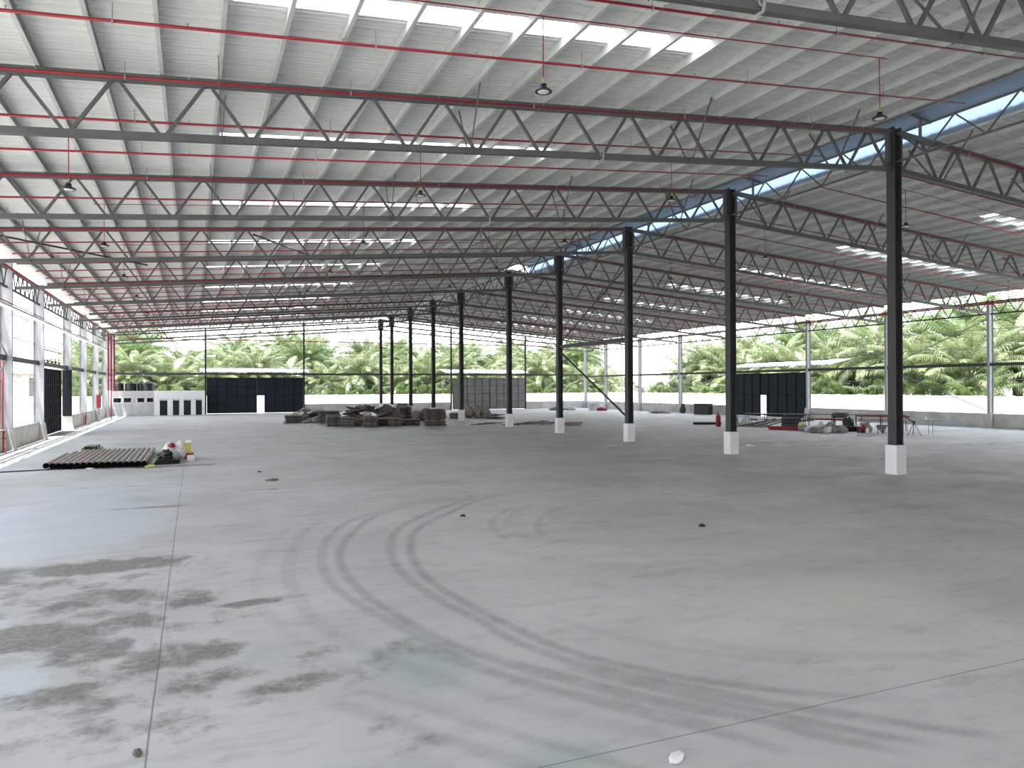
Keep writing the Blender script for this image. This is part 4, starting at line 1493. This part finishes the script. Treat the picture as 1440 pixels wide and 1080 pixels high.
lump_thing('plaster_drum', (42.6, 51.6, 0), (.42, .42, .55), 'rubble', 'pale round drum just right of the second ridge column', 'drum', 165, .1, 1)
for i in range(6):
    lev = 0 if i < 3 else (1 if i < 5 else 2)
    j = i if i < 3 else (i-3 if i < 5 else 0)
    o = smooth_by_angle(MB().ring((0, 0, 0), (.95, -1.2, 0), .15, .12, 16).build('pipe_fitting', 'column'), 40)
    o.location = (46.0+.27*j+.13*lev, 49.6+.22*j+.11*lev, .16+.27*lev)
    tag(o, 'thick dark pipe length in the small pyramid behind the red pipes', 'pipe', 'thick pipe pyramid')
for i in range(4):
    o = smooth_by_angle(MB().tube([(0, 0, 0), (.85, -2.6, 0)], .075, 12).build('red_pipe', 'red'), 40)
    o.location = (42.65+.16*(i % 3)+.08*(i // 3), 47.4+.05*i, .075+.13*(i // 3))
    tag(o, 'bright red pipe on the floor in front of the trestle rack', 'pipe', 'bright red floor pipes')
# sacks
SK = [(43.6, 44.6, .40), (43.2, 43.6, .36), (42.75, 42.7, .34), (43.0, 42.2, .38), (43.3, 41.95, .40), (43.75, 41.7, .36), (44.2, 41.45, .46), (43.9, 43.2, .6), (44.3, 42.6, .62)]
for i, (x, y, h) in enumerate(SK):
    lump_thing('cement_sack', (x, y, 0), (.42, .36, h*.62), ('greysack', 'sack', 'rubble')[i % 3], 'lumpy sack in the row in front of the red rack, %s from the left' % ORD[i+1], 'bag', 170+i, .4, 2, 3, 'row of lumpy sacks')
lump_thing('lime_bag', (43.7, 45.1, 0), (.14, .14, .32), 'lime', 'slim lime green bag at the left end of the sack row', 'bag', 190, .4, 2)
# second rack with red pipes
root = empty('pipe_rack', (46.1, 46.9, 0), 'steel trestle rack with red pipes behind the row of sacks', 'rack', rz=-.9)
for k in range(5):
    x = .2+k*1.75
    mb = MB()
    mb.bar((x, -.4, 0), (x, -.4, 1.2), .045, .045)
    mb.bar((x, .4, 0), (x, .4, 1.2), .045, .045)
    mb.bar((x, -.4, .72), (x, .4, .72), .045, .045)
    mb.build('trestle', 'blackmetal', root)
MB().bar((.2, -.4, 1.2), (7.2, -.4, 1.2), .04, .04).bar((.2, .4, 1.2), (7.2, .4, 1.2), .04, .04).build('top_rail', 'blackmetal', root)
R = Matrix.Rotation(-.9, 3, 'Z')
for i in range(6):
    o = smooth_by_angle(MB().tube([(0, 0, 0), (3.2 if i < 4 else 3.4, 0, 0)], .06 if i < 4 else .05, 10).build('red_pipe', 'red' if i % 3 != 1 else 'pipered'), 40)
    p = R @ Vector(((.1 if i < 4 else 3.9), -.28+.17*(i % 4), 0))
    o.location = (46.1+p.x, 46.9+p.y, .745+.06)
    o.rotation_euler = (0, 0, -.9)
    tag(o, 'red pipe resting on the %s half of the rear trestle rack' % ('left' if i < 4 else 'right'), 'pipe', 'red pipes on the rear rack, %s half' % ('left' if i < 4 else 'right'))
stack(48.7, 45.9, 4, -.9, 'brown board on the small pallet stack behind the red pipes', 'pallet stack boards', 200, dz=.075, z0=1.0, sx=.9, lightp=0)
o = MB().b2(-.5, .5, -.5, .5, 0, .1).b2(-.45, -.35, -.45, .45, .1, .9).b2(.35, .45, -.45, .45, .1, .9).b2(-.5, .5, -.5, .5, .9, 1.0).build('wooden_crate', 'board')
o.location = (48.7, 45.9, 0)
o.rotation_euler = (0, 0, -.9)
tag(o, 'dark wooden crate frame carrying the small pallet stack', 'crate')
# tyre-like hose coils
for i in range(3):
    mb = MB()
    for k in range(3):
        n = 24
        mb.tube([(.36*math.cos(2*math.pi*q/n), .36*math.sin(2*math.pi*q/n), .07+.13*k) for q in range(n+1)], .07, 8)
    o = smooth_by_angle(mb.build('hose_coil', 'black'), 60)
    o.location = (46.3+.35*i, 43.6-.75*i, 0)
    tag(o, 'black hose coil on the floor right of the sacks, %s' % ('left', 'middle', 'right')[i], 'hose', 'black hose coils')
lump_thing('black_bundle', (47.5, 43.9, 0), (.45, .45, .52), 'black', 'black bundle behind the hose coils', 'bundle', 201, .5, 2)
# pump
root = empty('red_pump', (45.6, 40.8, 0), 'small red pump with black handle right of the hose coils', 'pump', rz=-.4)
MB().b2(-.28, .28, -.2, .2, .12, .45).tube([(0, 0, .45), (0, 0, .62)], .12, 10).build('pump_body', 'red', root)
MB().tube([(-.3, -.2, .1), (-.3, -.2, .6), (.5, -.2, .85)], .025, 6).tube([(-.3, .2, .1), (-.3, .2, .6), (.5, .2, .85)], .025, 6).build('pump_handle', 'blackmetal', root)
for s in (-1, 1):
    MB().ring((-.2, s*.24, .13), (-.2, s*.32, .13), .13, .05, 14).build('wheel', 'black', root)
lump_thing('white_can', (45.0, 39.9, 0), (.13, .13, .24), 'white', 'white can in front of the red pump', 'can', 203, .05, 1)
lump_thing('grey_bag', (46.5, 41.3, 0), (.4, .35, .35), 'greysack', 'speckled grey bag left of the red pump', 'bag', 204, .4, 2)
# trestle with the far red pipe bundle
root = empty('trestle_table', (46.9, 42.4, 0), 'long steel trestle with red pipes left of the nearest ridge column', 'trestle', rz=-1.0)
for k in range(3):
    x = .2+k*1.4
    MB().bar((x, -.3, 0), (x, -.3, 1.12), .04, .04).bar((x, .3, 0), (x, .3, 1.12), .04, .04).bar((x, -.3, 1.12), (x, .3, 1.12), .04, .04).build('trestle_leg', 'blackmetal', root)
R = Matrix.Rotation(-1.0, 3, 'Z')
for i in range(4):
    o = smooth_by_angle(MB().tube([(0, 0, 0), (3.7, 0, 0)], .055, 10).build('red_pipe', 'red'), 40)
    p = R @ Vector((-.2, -.2+.13*i, 0))
    o.location = (46.9+p.x, 42.4+p.y, 1.14+.055)
    o.rotation_euler = (0, 0, -1.0)
    tag(o, 'red pipe on the trestle left of the nearest ridge column', 'pipe', 'red pipes on the trestle')
# wheelbarrow
root = empty('wheelbarrow', (45.9, 39.4, 0), 'dark wheelbarrow just left of the nearest ridge column in view', 'wheelbarrow', rz=.6)
mb = MB()
vs = [(-.35, -.22, .35), (.35, -.22, .35), (.35, .22, .35), (-.35, .22, .35), (-.5, -.34, .65), (.55, -.34, .65), (.55, .34, .65), (-.5, .34, .65)]
mb.add(vs, [(0, 1, 2, 3), (0, 1, 5, 4), (1, 2, 6, 5), (2, 3, 7, 6), (3, 0, 4, 7)])
mb.build('tray', 'greydoor', root)
MB().tube([(.6, .12, .2), (-.4, .25, .36), (-1.0, .3, .6)], .02, 6).tube([(.6, -.12, .2), (-.4, -.25, .36), (-1.0, -.3, .6)], .02, 6).tube([(-.3, .24, .35), (-.35, .26, 0)], .02, 6).tube([(-.3, -.24, .35), (-.35, -.26, 0)], .02, 6).build('handle_frame', 'blackmetal', root)
MB().ring((.6, -.05, .2), (.6, .05, .2), .2, .1, 16).build('wheel', 'black', root)
# bent hose on floor
o = smooth_by_angle(MB().tube([(-.55, .25, .03), (-.4, 0, .03), (0, -.15, .03), (.45, -.02, .03), (.6, .25, .03)], .022, 7).build('bent_hose', 'greydoor'), 60)
o.location = (42.7, 38.1, 0)
o.rotation_euler = (0, 0, -1.0)
tag(o, 'short bent hose on the floor in front of the wheelbarrow', 'hose')
lump_thing('red_valve', (45.2, 37.5, 0), (.14, .14, .09), 'red', 'small red fitting on the floor right of the nearest ridge column', 'fitting', 205, .3, 2)
# pipe-threading tripod
root = empty('pipe_tripod', (45.9, 36.8, 0), 'dark tripod pipe stand right of the nearest ridge column', 'tripod', rz=.3)
for k in range(3):
    a = 2*math.pi*k/3+.5
    MB().tube([(0, 0, .92), (.50*math.cos(a), .50*math.sin(a), .015)], .022, 6).build('leg', 'blackmetal', root)
MB().lathe([(.05, .86), (.09, .92), (.09, 1.0), (.05, 1.04)], (0, 0, 0), 12).b2(-.12, .12, -.08, .08, .96, 1.06).build('head', 'blackmetal', root)
MB().tube([(-.05, .05, 1.0), (-.42, .32, 1.28)], .05, 8).build('clamp_arm', 'blackmetal', root)
# work table
root = empty('work_table', (46.9, 38.3, 0), 'thin legged steel work table behind the tripod', 'table', rz=-.48)
MB().b2(-.1, 2.6, -.35, .35, 1.0, 1.04).build('table_top', 'greydoor', root)
for x, y in ((0, -.3), (0, .3), (1.75, -.3), (1.75, .3)):
    MB().tube([(x, y, 0), (x, y, 1.0)], .022, 6).build('leg', 'greydoor', root)
o = MB().lathe([(.10, 0), (.11, .1), (.11, .2), (.03, .22)], (0, 0, 0), 12).build('white_cup', 'white')
o.location = (48.1, 37.65, 1.04)
tag(o, 'small white tub on the steel work table', 'tub')

# ------------------------------------------------------------------ litter on the floor
lump_thing('crushed_bottle', (4.16, 5.87, 0), (.12, .06, .032), 'sack', 'crushed pale plastic bottle on the floor close to the camera', 'litter', 210, .22, 1.6, 3, None, .5)
for i, (x, y, s, m, lab) in enumerate((
        (22.1, 37.6, .35, 'sack', 'torn white paper on the floor in front of the third ridge column'),
        (29.3, 44.4, .40, 'sack', 'white paper scrap on the floor behind the third ridge column'),
        (29.8, 34.5, .45, 'sack', 'crumpled white film on the floor right of the second ridge column'),
        (2.5, 32.8, .09, 'red', 'small red scrap on the bare floor right of the steel pipes'),
        (2.75, 29.6, .22, 'board', 'dark flat scrap on the floor right of the steel pipes'),
        (11.7, 15.4, .12, 'tarp', 'small black scrap on the floor below the nearest ridge column'),
        (-.50, 8.0, .07, 'board', 'small brown clod on the floor near the left joint'),
        (6.7, 19.2, .08, 'tarp', 'small dark chip on the floor by the inner tyre marks'))):
    lump_thing('floor_scrap', (x, y, 0), (s, s*.6, .02+s*.10), m, lab, 'litter', 220+i, .6, 2.5, 2, None, i*.8)

# ------------------------------------------------------------------ outside: boundary walls
mb = MB()
mb.b2(-24, 72.1, 122, 122.2, -.1, 2.40)
for k in range(33):
    mb.b2(-24+k*3, -23.75+k*3, 121.92, 122.28, -.1, 2.46)
tag(mb.build('boundary_wall', 'fence'), 'sunlit white boundary wall behind the far gable', 'wall', None, 'structure')
mb = MB()
mb.b2(72, 72.2, 5, 122, -.1, 2.42)
for k in range(39):
    mb.b2(71.92, 72.28, 5+k*3, 5.25+k*3, -.1, 2.48)
tag(mb.build('boundary_wall', 'fence'), 'sunlit white boundary wall along the right side', 'wall', None, 'structure')
mb = MB()
mb.b2(-24.2, -24, 84, 122.2, -.1, 2.40)
tag(mb.build('boundary_wall', 'fence'), 'sunlit white boundary wall beyond the left wall', 'wall', None, 'structure')
# pale pavilion far out on the left
root = empty('pavilion', (-41.5, 240, -.1), 'pale pavilion far away seen through the left wall', 'building')
mb = MB()
mb.b2(-4.6, 4.6, -4, 4, 6.6, 7.6)
mb.prism([(-5, 7.6), (5, 7.6), (0, 8.8)], 'y', -4.4, 4.4)
mb.build('roof', 'pipe', root)
for x, y in ((-4, -3.5), (-1.2, -3.5), (4, -3.5), (-4, 3.5), (4, 3.5)):
    MB().b2(x-.35, x+.35, y-.35, y+.35, 0, 6.6).build('pillar', 'white', root)
MB().b2(-.5, 3.9, 2.9, 3.1, 0, 6.6).build('rear_wall', 'rubble', root)


# ------------------------------------------------------------------ oil palms
def frond(mb, r, base, az, el, L, droop, tw):
    """one arching frond with drooping leaflets"""
    n = 9
    pts = []
    p = Vector(base)
    ang = el
    h = Vector((math.cos(az), math.sin(az), 0))
    for i in range(n+1):
        pts.append(p.copy())
        d = h*math.cos(ang)+Vector((0, 0, math.sin(ang)))
        p = p+d*(L/n)
        ang -= droop/n*(.5+1.0*i/n)
    mb.tube(pts, [.06*(1-.85*i/n)+.006 for i in range(n+1)], 3, False)
    side = Vector((-math.sin(az), math.cos(az), 0))
    m = 30
    for i in range(m):
        t = .16+.84*i/m
        f = t*n
        k = min(int(f), n-1)
        q = pts[k].lerp(pts[k+1], f-k)
        d = (pts[k+1]-pts[k]).normalized()
        nrm = side.cross(d).normalized()
        ll = (1.15*math.sin(math.pi*(.16+.80*t))**.7)*(L/5)*r.uniform(.85, 1.1)
        wd = .10*L/5
        for s in (-1, 1):
            lift = .25*r.uniform(.3, 1)
            a = (side*s*.86+d*.55+nrm*lift).normalized()
            tip = q+a*ll*.6
            tip2 = tip+(a*.55+Vector((0, 0, -1.05))).normalized()*ll*.5
            e1 = d*wd
            mb.add([q-e1*.5, q+e1*.5, tip+e1*.5, tip-e1*.5, tip2], [(0, 1, 2, 3), (3, 2, 4)])


def palm_proto(seed, trunk_h, L, nf, young=False):
    r = random.Random(seed)
    mb = MB()
    for i in range(nf):
        t = i/nf
        az = i*2.39996+r.uniform(-.15, .15)
        el = 1.35-1.55*t**.85+r.uniform(-.1, .1)
        frond(mb, r, (.12*math.cos(az), .12*math.sin(az), trunk_h+.1-.35*t), az, el, L*r.uniform(.88, 1.08), 1.2+.7*t+r.uniform(-.15, .2), 0)
    crown = mb
    tk = MB()
    n = max(5, int(trunk_h*2.2))
    pts, rs = [], []
    bx, by = r.uniform(-.3, .3), r.uniform(-.3, .3)
    for i in range(n+1):
        t = i/n
        pts.append((bx*math.sin(t*2)*.5, by*math.sin(t*2)*.5, trunk_h*t))
        rs.append((.34 if i % 2 else .27)*(1.15-.2*t)+(.12 if t > .85 else 0))
    pts.append((pts[-1][0], pts[-1][1], trunk_h+.35))
    rs.append(.12)
    tk.tube(pts, rs, 9)
    return crown, tk


PROTO = []
for k, (th, L, nf) in enumerate(((8.0, 7.0, 40), (6.2, 6.8, 38), (9.8, 6.6, 36), (4.0, 6.6, 36), (0.9, 5.6, 26), (11.5, 6.4, 36))):
    crown, tk = palm_proto(11+k, th, L, nf)
    root = bpy.data.objects.new('oil_palm', None)
    COL.objects.link(root)
    tk.build('trunk', 'trunk', root, smooth=True)
    crown.build('crown', 'palm' if k % 2 == 0 else 'palmy', root, fix=False)
    root['category'] = 'palm'
    PROTO.append([root, False])


def place_palm(k, x, y, rz, s, label, group):
    root, used = PROTO[k]
    o = dup(root) if used else root
    PROTO[k][1] = True
    o.location = (x, y, -.12)
    o.rotation_euler = (0, 0, rz)
    o.scale = (s, s, s)
    tag(o, label, 'palm', group, 'thing')


pr_ = random.Random(21)
ROWS = ((5.2, (4,), 'low young oil palm'), (9.5, (3, 1, 3), 'short oil palm'), (17, (1, 0, 3, 1), 'full oil palm'),
        (26, (0, 2, 1, 0), 'tall oil palm'), (36, (2, 5, 0), 'very tall oil palm'))
STEP = (4.6, 6.0, 7.0, 7.6, 8.5)
POS = ('right behind', 'in the front row behind', 'in the middle row behind', 'in the rear row behind', 'far behind')
for r_i, (off, kinds, nm) in enumerate(ROWS):
    x, i = -13.8-r_i*1.0, 0
    lab = '%s %s the far boundary wall' % (nm, POS[r_i])
    while x < 76+r_i*4:
        place_palm(kinds[i % len(kinds)], x+pr_.uniform(-1, 1), 122.4+off+pr_.uniform(-.8, 1.2), pr_.uniform(0, 6.28), pr_.uniform(.92, 1.06), lab, nm+'s behind the far wall')
        x += STEP[r_i]
        i += 1
    y, i = 26+r_i*2.3, 0
    lab = '%s %s the right boundary wall' % (nm, POS[r_i])
    while y < 118:
        if r_i < 2 and y < 58 and i % 3:
            y += STEP[r_i]
            i += 1
            continue
        place_palm(kinds[i % len(kinds)], 72.4+off+pr_.uniform(-.8, 1.2), y+pr_.uniform(-1, 1), pr_.uniform(0, 6.28), pr_.uniform(1.0, 1.16), lab, nm+'s behind the right wall')
        y += STEP[r_i]
        i += 1
